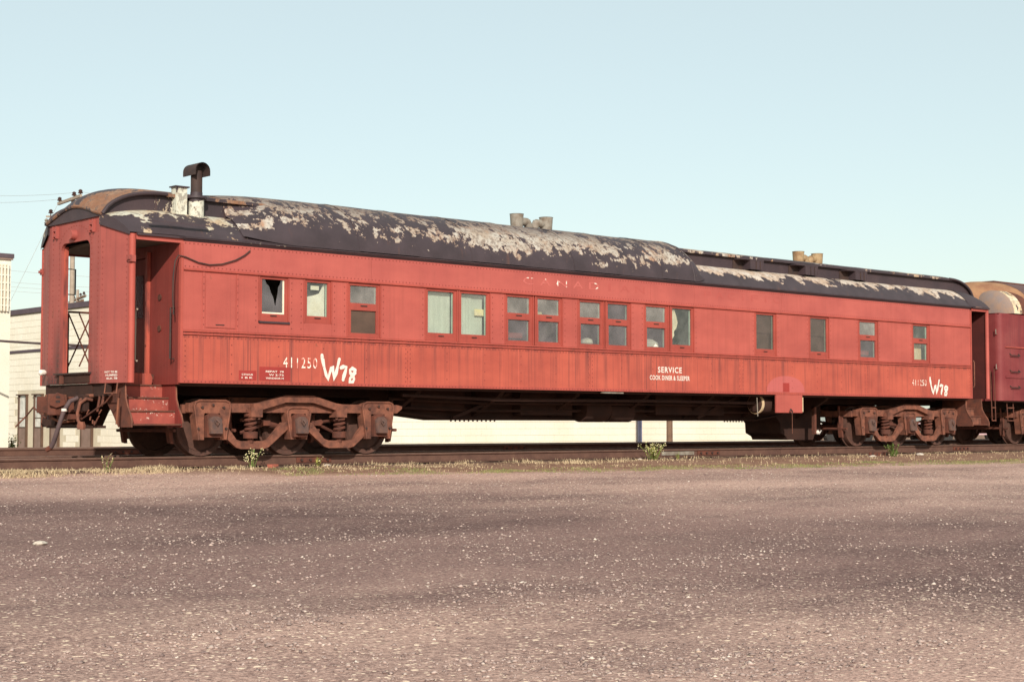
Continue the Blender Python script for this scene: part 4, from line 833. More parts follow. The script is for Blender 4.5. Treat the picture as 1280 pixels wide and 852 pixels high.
# ------------------------------------------------------------------ trucks
TM = {}
def truck_meshes():
    YO = 1.105   # outer face of the frame from the centre line
    ax = (-1.676, 0, 1.676)
    f = MB()
    for s in (-1, 1):
        a, b = sorted((s * YO, s * (YO - .11))); f.box(-2.08, 2.14, a, b, .715, .865); f.prism([(2.14, .865), (2.26, .84), (2.26, .80), (2.14, .715)], 1, a, b)
    for x in (-2.05, -.84, .84, 2.05): f.box(x - .08, x + .08, -YO + .11, YO - .11, .70, .84)
    f.box(-.84, .84, -.30, .30, .72, .98)
    TM['frame'] = f.mesh('truck', 'rust')
    def ped(sgn, wide):
        w, zt = (.335, .905) if wide else (.235, .80); wb = w - .085
        out = [(-wb, .27), (-w, zt - .10), (-w + .02, zt - .03), (-w + .09, zt), (w - .09, zt), (w - .02, zt - .03), (w, zt - .10), (wb, .27), (wb - .10, .27), (.155, .66), (.145, .70), (-.145, .70), (-.155, .66), (-wb + .10, .27)]
        mb = MB(); a, b = sorted((sgn * (YO + .06), sgn * (YO - .13))); mb.prism(out, 1, a, b)
        # raised lip
        lip = [(-wb, .27), (-w, zt - .10), (-w + .02, zt - .03), (-w + .09, zt), (w - .09, zt), (w - .02, zt - .03), (w, zt - .10), (wb, .27)]
        y = sgn * (YO + .068); mb.tube([(u, y, v) for u, v in lip], .018, 6)
        for u, v in ((-.2, zt - .10), (0, zt - .07), (.2, zt - .10)) if wide else (): mb.tube([(u, sgn * (YO + .05), v), (u, sgn * (YO + .085), v)], .026, 6)
        return mb.mesh('pedestal', 'rust')
    def bolts(sgn):
        mb = MB()
        for u, v in ((-.2, .795), (0, .835), (.2, .795), (-.27, .45), (.25, .45)): mb.tube([(u, sgn * (YO + .05), v), (u, sgn * (YO + .095), v)], .021, 6)
        return mb.mesh('bolt', 'black')
    def jbox(sgn):
        mb = MB(); a, b = sorted((sgn * (YO - .12), sgn * (YO + .13))); mb.box(-.135, .135, a, b, .31, .66); mb.prism([(-.10, .66), (.10, .66), (.06, .70), (-.06, .70)], 1, a, b)
        return mb.mesh('journal_box', 'rust_d')
    def jlid(sgn):
        mb = MB(); y0, y1 = sgn * (YO + .13), sgn * (YO + .17)
        q = [(-.12, .37), (.12, .37), (.125, .60), (.06, .65), (-.06, .65), (-.125, .60)]
        vs = [(u, sgn * (YO + .135 + .03 * (.66 - v) / .3), v) for u, v in q] + [(u * .9, sgn * (YO + .165 + .05 * (.66 - v) / .3), v) for u, v in q]; n = 6
        mb.add(vs, [tuple(range(n)), tuple(range(2 * n - 1, n - 1, -1))] + [(i, (i + 1) % n, (i + 1) % n + n, i + n) for i in range(n)])
        mb.tube([(0, sgn * (YO + .18), .60), (-.035, sgn * (YO + .215), .55), (0, sgn * (YO + .225), .50), (.035, sgn * (YO + .215), .55), (0, sgn * (YO + .18), .60)], .014, 5)
        return mb.mesh('journal_lid', 'journal')
    def equal(sgn):
        pl = [(-1.70, .55), (-1.46, .52), (-1.36, .36), (-1.19, .205), (-1.10, .18), (-.66, .18), (-.56, .21), (-.24, .50), (.0, .53)]
        h = .065; mb = MB(); a, b = sorted((sgn * (YO + .015), sgn * (YO - .06)))
        top = [(x, z + h * (1.25 if .3 < z < .5 else 1)) for x, z in pl]; bot = [(x, z - h) for x, z in pl]
        top[2] = (pl[2][0] + .085, pl[2][1] + .02); bot[2] = (pl[2][0] - .075, pl[2][1] - .03); top[7] = (pl[7][0] - .06, pl[7][1] + .05); bot[7] = (pl[7][0] + .06, pl[7][1] - .06)
        n = len(pl); vs = [(x, a, z) for x, z in top + bot] + [(x, b, z) for x, z in top + bot]; fs = []
        for i in range(n - 1): fs += [(i, i + 1, n + i + 1, n + i), (2 * n + i, 3 * n + i, 3 * n + i + 1, 2 * n + i + 1), (i, 2 * n + i, 2 * n + i + 1, i + 1), (n + i, n + i + 1, 3 * n + i + 1, 3 * n + i)]
        fs += [(0, n, 3 * n, 2 * n), (n - 1, 3 * n - 1, 4 * n - 1, 2 * n - 1)]
        return mb.add(vs, fs).mesh('equalizer_bar', 'rust')
    def arch(sgn):
        pl = [(-.92, .80), (-.75, .82), (-.28, .945), (.28, .945), (.75, .82), (.92, .80)]; a, b = sorted((sgn * (YO + .10), sgn * (YO - .10)))
        mb = MB(); mb.prism([(x, z + .06) for x, z in pl] + [(x, z - .06) for x, z in reversed(pl)], 1, a, b)
        for u in (-.86, .86): mb.box(u - .11, u + .11, a - .012, b + .012, .64, .80)
        for u in (-.93, -.79, .79, .93): mb.tube([(u, sgn * (YO + .06), .64), (u, sgn * (YO + .06), .60)], .025, 6)
        return mb.mesh('bolster_arch', 'rust')
    def coil(sgn):
        mb = MB(); N = 60; turns = 4.2
        P = [(.085 * math.cos(2 * math.pi * turns * i / N), sgn * (YO - .02) + .085 * math.sin(2 * math.pi * turns * i / N), .40 + .32 * i / N) for i in range(N + 1)]
        mb.tube(P, .026, 6); mb.lathe([(.12, .29), (.125, .39), (.11, .40)], (0, sgn * (YO - .02), 0), 2, 14); mb.lathe([(.11, .71), (.11, .76)], (0, sgn * (YO - .02), 0), 2, 14); mb.lathe([(.05, .21), (.06, .29)], (0, sgn * (YO - .02), 0), 2, 8)
        return mb.mesh('coil_spring', 'rust_d', True)
    def rods(sgn):
        mb = MB(); y = sgn * (YO - .16)
        for d in (-1, 1): mb.tube([(d * .62, y, .56), (d * .30, y, .50), (d * .22, y, .46)], .05, 7, .035); mb.tube([(d * .95, y - sgn * .1, .60), (d * .55, y, .55)], .028, 6); mb.tube([(d * .95, y - sgn * .1, .38), (d * .55, y, .52)], .028, 6); mb.box(d * .52 - .07, d * .52 + .07, y - .05, y + .05, .50, .585)
        return mb.mesh('brake_rods', 'rust_d', True)
    def shoe():
        mb = MB()
        for s in (-1, 1): mb.prism([(.50, .20), (.56, .22), (.60, .45), (.56, .70), (.50, .66), (.52, .45)], 1, s * .76 - .05, s * .76 + .05); mb.tube([(.57, s * .76, .45), (.62, s * .76, .95)], .025, 6)
        mb.tube([(.56, -.95, .42), (.56, .95, .42)], .03, 6); return mb.mesh('brake_beam', 'rust_d')
    w = MB(); w.lathe([(.02, -.075), (.10, -.075), (.11, -.04), (.16, -.03), (.36, -.01), (.385, -.055), (.452, -.065), (.462, .0), (.458, .055), (.49, .062), (.485, .085), (.38, .085), (.36, .03), (.12, .06), (.02, .06)], (0, 0, 0), 1, 36)
    TM['wheel'] = w.mesh('wheel', 'wheel', True)
    a_ = MB(); a_.tube([(0, -1.2, .457), (0, 1.2, .457)], .075, 12); TM['axle'] = a_.mesh('axle', 'rust_d', True)
    for s in (-1, 1):
        TM['ped', s, 1] = ped(s, True); TM['ped', s, 0] = ped(s, False); TM['jb', s] = jbox(s); TM['jl', s] = jlid(s); TM['eq', s] = equal(s); TM['arch', s] = arch(s); TM['coil', s] = coil(s); TM['rods', s] = rods(s); TM['bolts', s] = bolts(s)
    TM['shoe'] = shoe()
def truck(xc, parent):
    base = (xc, CY, 0)
    T = link('truck', TM['frame'], parent, base)
    def sub(nm, key, dx=0, dy=0, dz=0, flip=False):
        o = link(nm, TM[key], T, (xc + dx, CY + dy, dz))
        if flip: o.rotation_euler.z = math.pi
        return o
    for x in (-1.676, 0, 1.676):
        sub('axle', 'axle', x)
        sub('wheel', 'wheel', x, -.752, .457); sub('wheel', 'wheel', x, .752, .457, True)
        sub('brake_beam', 'shoe', x)
        for s in (-1, 1):
            sub('pedestal', ('ped', s, int(x != 0)), x); sub('journal_box', ('jb', s), x); sub('journal_lid', ('jl', s), x)
            if x: sub('pedestal_bolts', ('bolts', s), x)
    sub('brake_beam', 'shoe', -1.676, flip=True)
    for s in (-1, 1):
        sub('equalizer_bar', ('eq', s)); sub('equalizer_bar', ('eq', -s), flip=True); sub('bolster_arch', ('arch', s)); sub('coil_spring', ('coil', s), -.90); sub('coil_spring', ('coil', s), .90); sub('brake_rods', ('rods', s))
    return T
truck_meshes(); truck(0, car); truck(17.85, car)

# ------------------------------------------------------------------ underframe
uf = MB(); uf.prism([(-2.4, 1.17), (-2.4, 1.0), (2.1, 1.0), (2.4, .76), (3.9, .60), (12.9, .60), (14.0, .75), (15.6, 1.0), (20.0, 1.0), (20.0, 1.17)], 1, 1.20, 1.85)
cs = uf.build('centre_sill', 'under', car)
B(-2.45, 20.0, .06, 2.99, 1.165, 1.215).build('floor_pan', 'under', cs)
B(-2.45, 20.0, .10, .20, 1.125, 1.164).build('side_sill', 'under', cs); B(-2.45, 20.0, 2.89, 3.02, .86, 1.164).build('side_sill', 'under', cs)
fl = MB(); fl.prism([(2.4, .76), (3.9, .60), (12.9, .60), (14.0, .75), (14.0, .78), (12.9, .63), (3.9, .63), (2.4, .79)], 1, 1.08, 1.20); fl.build('sill_flange', 'under', cs)
for x in (2.6, 4.6, 6.6, 8.6, 10.6, 12.6, 14.6): MB().prism([(.30, 1.165), (.42, 1.06), (1.2, .66), (1.85, .66), (2.6, 1.06), (2.75, 1.165)], 0, x - .05, x + .05).build('cross_bearer', 'under', cs)
MB().bar((3.9, .98, .64), (5.1, .7, 1.12), .06, .06).build('diagonal_brace', 'under', cs); MB().bar((10.8, .98, .66), (11.8, .7, 1.12), .06, .06).build('diagonal_brace', 'under', cs)
for z, y in ((.98, .35), (.92, .75), (.78, .95)): MB().tube([(2.2, y, z + .06), (4.5, y, z), (9, y, z + .02), (13.6, y, z)], .03, 6).build('pipe', 'under', cs, True)
for x, r in ((7.6, .22), (8.35, .17)): MB().tube([(x - .35, 1.02, .60 + r), (x + .35, 1.02, .60 + r)], r + .03, 16).build('air_reservoir', 'under', cs, True)
B(2.9, 4.2, .98, 1.19, .80, 1.16).build('equipment_box', 'under', cs, bevel=.01); B(5.6, 7.0, .95, 1.19, .70, 1.16).build('battery_box', 'under', cs, bevel=.01); B(9.4, 11.6, .90, 1.19, .72, 1.16).build('equipment_box', 'under', cs, bevel=.01)
bolt = MB()
for x in np.concatenate([np.arange(4.0, 5.2, .11), np.arange(8.8, 8.9, .1), np.arange(11.9, 13.9, .1)]): bolt.tube([(x, 1.15, (.60 if x < 12.9 else .60 + (x - 12.9) * .136)), (x, 1.15, (.575 if x < 12.9 else .575 + (x - 12.9) * .136))], .018, 5)
bolt.build('bolts', 'under', cs, kind='stuff')
B(6.9, 7.5, .0, .05, 1.13, 1.155).build('sill_clip', 'galv', cs)
# generator / equipment hanging ahead of the right truck
ge = MB(); ge.prism([(13.75, 1.0), (13.78, .72), (13.98, .55), (14.0, .32), (14.2, .24), (14.25, .16), (15.2, .16), (15.3, .34), (15.5, .36), (15.5, 1.0)], 1, 1.25, 2.3); ge.build('axle_generator', 'under', car)
B(14.55, 14.62, .70, .78, .30, .95).build('pipe', 'rust_d', cs); MB().lathe([(.03, 0), (.05, .04), (.02, .09)], (14.66, .7, .30), 2, 8).build('drain_cock', 'white', cs)
# red hatch box and round tank on the near side
rb = B(12.27, 13.18, -.02, .03, .775, ZB - .004).build('hanging_hatch', 'red_mid', car, bevel=.006)
MB().tube([(12.75, -.03, .86), (12.70, -.045, .80), (12.75, -.05, .76), (12.80, -.045, .80), (12.75, -.03, .86)], .014, 6).build('ring_pull', 'black', rb); MB().tube([(12.80, -.03, .78), (12.80, -.03, .32)], .007, 5).build('drain_wire', 'rust', rb)
B(13.185, 13.22, -.01, .30, .80, 1.12).build('hatch_cheek', 'cream', rb)
tk = MB(); tk.lathe([(.02, -.62), (.17, -.60), (.20, -.56), (.20, .60), (.02, .62)], (12.62, .42, .97), 0, 20); tko = tk.build('water_tank', 'under', car, True); MB().lathe([(.20, -.03), (.222, -.02), (.222, .03), (.20, .04)], (12.10, .42, .97), 0, 20).build('tank_band', 'cream', tko, True)
MB().tube([(11.75, .1, 1.1), (11.75, .08, .70)], .012, 5).build('drain_wire', 'galv', cs)

# ------------------------------------------------------------------ maroon car behind, cut by the right edge
c2 = thing('passenger_car', (33, CY, 0), 'maroon passenger car with tan rounded roof end coupled behind the red car', 'railway car')
E0, E1 = 21.42, 45.0
bd = MB(); prof = [(0, 1.13), (0, 3.36), (.03, 3.40), (3.02, 3.40), (3.05, 3.36), (3.05, 1.13)]
sw = MB(); sw.box(E0 + .16, 30, .0, .05, 1.13, 3.38); s2 = sw.build('side_wall', 'maroon', c2, bevel=.006); B(30.004, E1, .0, .05, 1.13, 3.38).build('side_panel', 'maroon', s2); B(E0 + .16, E1, 3.0, 3.05, 1.13, 3.38).build('side_wall', 'maroon', c2); B(E0 + .16, E1, .05, 3.0, 1.10, 1.25).build('floor_pan', 'under', c2)
for y, a0 in ((.16, math.pi), (2.89, math.pi / 2)):
    P = [(E0 + .16 + .16 * math.cos(a), y + .16 * math.sin(a)) for a in np.linspace(a0 if y > 1 else math.pi, (a0 + math.pi / 2) if y > 1 else 1.5 * math.pi, 8)]
    mb = MB(); mb.grid([[(x, yy, 1.13) for x, yy in P], [(x, yy, 3.38) for x, yy in P]]); mb.build('corner_sheet', 'maroon', c2, True)
B(E0, E0 + .05, .16, 1.05, 1.13, 3.39).build('end_wall', 'maroon', c2); B(E0, E0 + .05, 2.0, 2.89, 1.13, 3.39).build('end_wall', 'maroon', c2); B(E0, E0 + .05, 1.05, 2.0, 3.3, 3.5)
B(E0, 22.9, .05, 3.0, 3.372, 3.392).build('end_wall', 'maroon', c2)
dp = MB(); dp.box(E0 - .42, E0, 1.0, 1.06, 1.15, 3.35); dp.box(E0 - .42, E0, 1.99, 2.05, 1.15, 3.35); dp.box(E0 - .42, E0, 1.06, 1.99, 3.29, 3.35); dp.build('diaphragm', 'black', c2)
def roof2_row(x, k=1., dz=0): return [(x, 1.525 - 1.60 * math.cos(a) * k, 3.39 + (.985 * math.sin(a) ** .9) * k + dz) for a in np.linspace(0, math.pi, 25)]
mb = MB(); mb.grid([roof2_row(x) for x in np.linspace(22.9, 26, 6)]); mb.build('roof_sheet', mat_plain('brown_roof_paint', (.135, .075, .072), (.10, .055, .055), .75, 2.5, .3), c2, True)
mb = MB(); mb.grid([roof2_row(x) for x in np.linspace(26.004, E1, 6)]); mb.build('roof_sheet', 'rust_d', c2, True)
M['tanroof'] = mat_plain('tan_rusty_roof_end', (.36, .20, .11), (.25, .12, .07), .85, 3.5, .3)
rows = []
for q in np.linspace(0, 1, 14):
    kz, ky = (1 - (.985 * q) ** 3) ** .5, 1 - .72 * q; rows.append([(22.9 - 1.3 * q, 1.525 - 1.60 * math.cos(a) * ky, 3.385 + .985 * math.sin(a) ** .9 * kz) for a in np.linspace(0, math.pi, 25)])
mb = MB(); mb.grid(rows); mb.build('roof_end_hood', 'tanroof', c2, True)
# rounded duct end on the near roof shoulder
M['duct'] = mat_roof('flaking_cream_duct', 3.2, 3.4, .0, .10, peel=((.74, .66, .50), (.60, .45, .28), (.34, .17, .09)), xs=4, zs=3, rust=.5)
rows = [[(x, .62 - .66 * math.cos(a), 3.40 + .64 * math.sin(a)) for a in np.linspace(0, math.pi, 19)] for x in (22.02, 22.2, 22.42)]
dm = MB(); dm.grid(rows); du = dm.build('roof_duct', 'duct', c2, True)
rows2 = [[(x, y, z - .004) for _, y, z in rows[2]] for x in (22.42, 22.8, 23.2)]; MB().grid(rows2).build('roof_duct', 'rust_d', c2, True)
fc = MB(); fc.grid([rows[0], [(x - .10, .62 + (y - .62) * .85, 3.40 + (z - 3.40) * .86) for x, y, z in rows[0]], [(x - .17, .62 + (y - .62) * .4, 3.40 + (z - 3.40) * .42) for x, y, z in rows[0]], [(x - .18, .62, 3.40) for x, y, z in rows[0]]]); fc.build('duct_end', mat_plain('grey_duct_end', (.24, .19, .18), (.30, .20, .15), .8, 5, .3), du, True)
B(23.1, 24.7, 1.2, 1.85, 4.36, 4.40).build('roof_walk', 'rust_d', c2)
B(E0 + .2, E1, -.03, .0, 2.50, 2.53).build('belt_rail', 'red_trim', s2); B(E0 + .2, E1, -.022, .0, 1.72, 1.76).build('belt_rail', 'maroon', s2)
def grab(x0, x1, z): MB().tube([(x0, 0, z + .05), (x0, -.06, z), (x1, -.06, z), (x1, 0, z + .05)], .014, 6).build('grab_iron', 'black', c2, True)
grab(21.83, 22.24, 1.88); grab(21.83, 22.24, 1.47); grab(21.83, 22.24, 2.3)
for z in (2.85, 1.95): MB().tube([(E0 + .02, .12, z), (E0 - .07, .10, z), (E0 - .07, .10, z + .12)], .012, 6).build('handhold', 'galv', c2, True)
for x, a, b in ((21.15, 1.9, .62), (21.32, 1.95, .60), (21.9, 1.13, .62), (22.2, 1.13, .62)): MB().tube([(x, .15, a), (x, .12, b)], .014, 6).build('ladder_stile', 'rust_d', c2, True)
for z in (.62, .95): MB().tube([(21.15, .12, z), (21.32, .12, z)], .014, 6).build('ladder_rung', 'rust', c2); MB().tube([(21.9, .12, z), (22.2, .12, z)], .014, 6).build('ladder_rung', 'rust', c2)
u2 = MB(); u2.prism([(E0 - .3, 1.1), (E0 - .3, .85), (30, .85), (31, .6), (37, .6), (38, .85), (E1, .85), (E1, 1.1)], 1, 1.1, 1.95); u2.build('centre_sill', 'under', c2)
cpl = B(20.9, E0 - .3, 1.4, 1.65, .72, .98).build('coupler', 'rust_d', c2)
truck(24.9, c2); truck(41.6, c2)

# ------------------------------------------------------------------ block building behind
GB = -.2
bb = thing('block_building', (19, 24, GB), 'low cream concrete block building with dark coping behind the tracks', 'building')
BX0, BX1, BY0, BY1, BZ = 7., 31.2, 14., 36., 4.13
core = B(BX0 + .008, BX1, BY0 + .008, BY1, GB - .2, BZ).build('wall', 'mortar', bb)
slits = [(25.63, 26.21), (24.54, 25.10), (23.42, 23.97), (21.26, 21.96)]
bl_x = MB().box(0, .39, -.0, .05, 0, .19).mesh('block', 'block'); bl_y = MB().box(0., .05, 0, .39, 0, .19).mesh('block', 'block')
cnt = 0; rest = MB()
for k in range(22):
    z = GB + .2 * k
    if z + .19 > BZ - .12: break
    for j in range(int((BY1 - BY0) / .4)):
        y = BY0 + .004 + .4 * j + (.2 if k % 2 else 0)
        if y + .39 > BY1: continue
        if z < 1.52 and any(y < b + .08 and y + .39 > a - .08 for a, b in slits): continue
        vis = 20.4 < y < 27.6 and (z < .9 or z > 1.3) and not (1.2 < z < 1.35)
        if vis and cnt < 200: link('block', bl_y, core, (BX0, y, z)); cnt += 1
        else: rest.box(BX0, BX0 + .05, y, y + .39, z, z + .19)
    for j in range(int((BX1 - BX0) / .4)):
        x = BX0 + .06 + .4 * j + (.2 if k % 2 else 0)
        if x + .39 > BX1: continue
        vis = 12 < x < 31 and -.25 < z < .45
        if vis and cnt < 300: link('block', bl_x, core, (x, BY0, z)); cnt += 1
        else: rest.box(x, x + .39, BY0, BY0 + .05, z, z + .19)
rest.build('blockwork', 'block', core, kind='stuff')
B(BX0 - .06, BX1 + .06, BY0 - .06, BY1, BZ - .10, BZ + .06).build('coping', 'coping', bb); B(BX0 - .035, BX0, BY0, BY1, 2.80, 2.88).build('ledge', 'coping', bb); B(BX0 - .035, BX1, BY0 - .035, BY0, 2.80, 2.88).build('ledge', 'coping', bb)
for a, b in slits:
    w = MB(); w.box(BX0 - .07, BX0 + .01, a, a + .045, GB, 1.44); w.box(BX0 - .07, BX0 + .01, b - .06, b, GB, 1.44); w.box(BX0 - .12, BX0 + .01, a - .02, b + .05, 1.44, 1.48); w.box(BX0 - .05, BX0 + .01, a + .045, b - .06, .40, .44); w.box(BX0 - .05, BX0 + .01, a + .045, b - .06, .72, .74)
    wo_ = w.build('window', 'bronze', bb); B(BX0 - .03, BX0 - .01, a + .05, b - .05, .45, 1.46).build('pane', 'glass_c', wo_); B(BX0 - .05, BX0 - .01, a + .05, b - .05, GB, .40).build('spandrel_panel', 'bpanel', wo_)
MB().tube([(22.6, BY0 - .10, GB), (22.6, BY0 - .10, 3.9)], .075, 10).build('downpipe', 'blue', bb, True)

ob = thing('office_building', (-8, 16, GB), 'white building with dark coping and tan screen at the left edge', 'building')
OX, OY, OZ = .17, 12.4, 4.24
OX = -15.394 + (OY + 22.183) * math.tan(YAW + math.atan((11.5 - 640) / 2000)); kz = (OY + 22.183) / 42.183
zz_ = lambda z: .512 + (z - .512) * kz
B(OX - 16, OX, OY, OY + 9, GB - .2, zz_(5.12)).build('wall', 'ivory', ob); B(OX - 16.05, OX + .05, OY - .05, OY + 9, zz_(5.12), zz_(5.24)).build('coping', 'coping', ob); B(OX - 16.02, OX + .03, OY - .04, OY, zz_(5.07), zz_(5.118)).build('fascia_strip', 'bpanel', ob)
B(OX - 2., OX - .06, OY - .02, OY - .001, zz_(3.66), zz_(4.93)).build('screen_panel', 'tanfin', ob)
for k in range(24): B(OX - .115 - .078 * k, OX - .08 - .078 * k, OY - .08, OY - .02, zz_(3.64), zz_(4.95)).build('screen_fin', 'ivory', ob)
for k in range(6): B(OX - 2., OX - .06, OY - .065, OY - .021, zz_(3.78 + .21 * k), zz_(3.815 + .21 * k)).build('screen_bar', 'ivory', ob)

wp = thing('wooden_post', tuple(on(837, 545, 1, 9.8)[:2]) + (GB,), 'brown wooden post standing between the red car and the block building', 'post')
pp = on(837, 545, 1, 9.8); MB().tube([(pp.x, pp.y, GB - .3), (pp.x, pp.y, 1.5), (pp.x + .02, pp.y, 3.6)], .095, 10, .08).build('shaft', 'wood', wp, True); MB().bar((pp.x - .35, pp.y, 3.45), (pp.x + .35, pp.y, 3.45), .07, .09).build('cap_rail', 'wood', wp)

# ------------------------------------------------------------------ utility poles and wires
def insulator(p, par, s=1.):
    MB().lathe([(.02, -.16), (.03, 0), (.11, .02), (.12, .06), (.07, .08), (.09, .12), (.10, .15), (.04, .20)], p, 2, 10).build('insulator', 'insul', par, True)
P1 = at(91.5, 262, 74.7); up1 = thing('utility_pole', (P1.x, P1.y, GB), 'tall pale utility pole with tilted crossarm rising behind the red car end', 'utility pole')
zt = P1.z + .45; MB().tube([(P1.x, P1.y, GB - .5), (P1.x, P1.y, zt)], .14, 10, .10).build('shaft', 'palewood', up1, True)
aL, aR = at(72.9, 254.8, 76.0), at(101.4, 244.5, 73.4); arm = MB().bar(aL, aR, .11, .13).build('crossarm', 'palewood', up1)
I1 = []
for u in (.06, .70, .97):
    p = aL + (aR - aL) * u + Vector((0, 0, .10)); insulator(p, arm); I1.append(p + Vector((0, 0, .1)))
p = at(93, 240, 74.6); MB().tube([(p.x, p.y, P1.z + .3), (p.x, p.y, p.z)], .02, 6).build('pole_top_pin', 'palewood', arm)
b0, b1 = at(58, 270.7, 75.5), at(88, 270.3, 74.7); arm2 = MB().bar(b0, b1, .07, .08).build('crossarm', 'palewood', up1); insulator(at(63.5, 267, 75.3), arm2); 
si = at(58, 277, 75.5); MB().lathe([(.03, -.22), (.10, -.18), (.05, -.12), (.11, -.06), (.05, 0), (.10, .06), (.04, .14)], si, 2, 10).build('strain_insulator', 'galv', arm2, True)
MB().bar(at(83, 262, 74.9), at(89, 270, 74.7), .03, .04).build('arm_brace', 'palewood', up1)
P2 = at(97, 372, 120); up2 = thing('utility_pole', (P2.x, P2.y, GB), 'distant small utility pole with slanted crossarm seen through the end doorway', 'utility pole')
MB().tube([(P2.x, P2.y, GB - .5), (P2.x, P2.y, P2.z + .6)], .15, 8, .11).build('shaft', 'palewood', up2, True)
c0, c1 = at(86.5, 378, 121.5), at(107, 369.5, 118.5); arm3 = MB().bar(c0, c1, .13, .16).build('crossarm', 'wood', up2); d0, d1 = at(84, 383.5, 121.5), at(104, 375, 118.5); arm4 = MB().bar(d0, d1, .13, .16).build('crossarm', 'wood', up2)
for u in (.1, .3, .7, .9): insulator(c0 + (c1 - c0) * u + Vector((0, 0, .15)), arm3)
def wire(a, b, sag, r, label, mat='wire'):
    a, b = Vector(a), Vector(b); n = 24; pts_ = [a + (b - a) * (i / n) - Vector((0, 0, sag * 4 * (i / n) * (1 - i / n))) for i in range(n + 1)]
    MB().tube(pts_, r, 5).build('overhead_wire', mat, None, label=label, category='wire', group='overhead wires at left')
wire(at(-160, 232, 95), I1[0], .5, .007, 'upper thin wire reaching the left end of the tilted crossarm from the sky at left')
wire(at(-160, 222, 95), at(92, 241, 74.6), .5, .007, 'topmost thin wire running left from the pole top')
wire(I1[2], at(420, 279, 92), .3, .007, 'thin wire from the right crossarm insulator down behind the roof')
wire(at(76, 247, 76), at(-110, 608, 71), .3, .010, 'thin guy wire slanting down to the left from the tilted crossarm')
wire(at(-120, 322, 92), at(330, 351, 88), .4, .008, 'highest of the faint level wires between white building and red car end')
for i, (y0, y1) in enumerate(((339, 362), (345, 367), (351, 371))): wire(at(-120, y0, 95), at(330, y1, 100), .4, .009, ['second', 'third', 'lowest'][i] + ' of the faint level wires between white building and red car end')
wire(at(-90, 418.5, 34.0), at(420, 431, 33.0), .15, .026, 'thick dark cable crossing in front of the white and cream walls', 'cable')

# ------------------------------------------------------------------ parked cars far behind, glimpsed under the frames
def parked_car(px, d, rot, mat, label, group='cars parked beyond the track'):
    p = at(px, 545, d); t = thing('parked_car', (p.x, p.y, GB), label, 'car', group); t.rotation_euler.z = 0
    Rm = Matrix.Rotation(rot, 3, 'Z')
    def put(mb, nm, m, par, sm=False):
        mb.v = [tuple(Rm @ Vector(v) + Vector((p.x, p.y, GB))) for v in mb.v]; return mb.build(nm, m, par, sm)
    body = MB(); low = [(-2.2, .30), (-2.25, .62), (-2.1, .80), (-1.3, .86), (1.1, .90), (2.05, .80), (2.2, .58), (2.15, .30)]
    rows = [[(x, y * (1 - .06 * (z < .4)), z) for x, z in low] for y in (-.86, .86)]; body.prism(low, 1, -.86, .86); bo = put(body, 'body', mat, t)
    cab = MB(); a = [(-1.75, .84), (1.15, .88), (.55, 1.36), (-1.15, 1.36)]; cab.add([(x, -.80, z) for x, z in a[:2]] + [(x, -.62, z) for x, z in a[2:]] + [(x, .80, z) for x, z in a[:2]] + [(x, .62, z) for x, z in a[2:]], [(0, 1, 2, 3), (7, 6, 5, 4), (0, 4, 5, 1), (1, 5, 6, 2), (2, 6, 7, 3), (3, 7, 4, 0)]); put(cab, 'cabin', 'glass_d', bo)
    put(B(-1.12, .52, -.63, .63, 1.362, 1.385), 'cabin_roof', mat, bo)
    for x in (-1.35, 1.35):
        for y in (-.80, .80): put(MB().lathe([(.05, -.09), (.31, -.09), (.32, 0), (.31, .09), (.05, .09)], (x, y, .32), 1, 18), 'wheel', 'tyre', t, True)
    put(B(-2.29, -2.24, -.8, .8, .38, .50), 'bumper', 'galv', bo); put(B(2.19, 2.24, -.8, .8, .38, .50), 'bumper', 'galv', bo)
parked_car(1192, 66, R(-8), 'carpink', 'pale pink parked car glimpsed under the right end of the red car')
parked_car(1040, 66, R(2), 'carwhite', 'white parked car glimpsed between the right truck and the generator')

# ------------------------------------------------------------------ vegetation and small things
def blades(P, h, w, lean, mat, name, label, cat):
    n = len(P); th = rng.random(n) * 6.283; ln = lean * rng.random(n); hh = h * (.35 + .9 * rng.random(n) ** 1.5) * (1 + .8 * np.array([mnoise.noise((x * 1.7, y * 2, 2)) for x, y in P])); z = ground_z(P[:, 0], P[:, 1]) - .01
    dx, dy = np.cos(th), np.sin(th); ph = rng.random(n) * 6.283; wx, wy = np.cos(ph) * w, np.sin(ph) * w
    b = np.stack([P[:, 0], P[:, 1], z], 1); V = np.empty((n, 5, 3)); sx = np.stack([wx, wy, 0 * wx], 1); d = np.stack([dx, dy, 0 * dx], 1)
    V[:, 0] = b - sx; V[:, 1] = b + sx
    m = b + d * (ln * hh * .35)[:, None] + np.array([0, 0, 1.]) * (hh * .6)[:, None]; V[:, 2] = m + sx * .7; V[:, 3] = m - sx * .7
    V[:, 4] = b + d * (ln * hh)[:, None] + np.array([0, 0, 1.]) * (hh * (1 - .35 * ln))[:, None]
    base = 5 * np.arange(n)[:, None]; q = (np.array([[0, 1, 2, 3]]) + base); t3 = (np.array([[3, 2, 4]]) + base)
    me = bpy.data.meshes.new(name); me.from_pydata(V.reshape(-1, 3).tolist(), [], q.tolist() + t3.tolist()); me.materials.append(M[mat])
    return link(name, me, None, kind='stuff', label=label, category=cat)
def scatter(n, x0, x1, f0, f1, sc, thr, seed):
    X = rng.uniform(x0, x1, n); Y = f0(X) + (f1(X) - f0(X)) * rng.random(n)
    k = np.array([mnoise.noise((x * sc, y * sc * 1.3, seed)) for x, y in zip(X, Y)]); k2 = np.array([mnoise.noise((x * sc * 4, y * sc * 5, seed + 3)) for x, y in zip(X, Y)]); kp = k + .35 * k2 + .65 * (rng.random(n) - .5) > thr + .12
    return np.stack([X[kp], Y[kp]], 1)
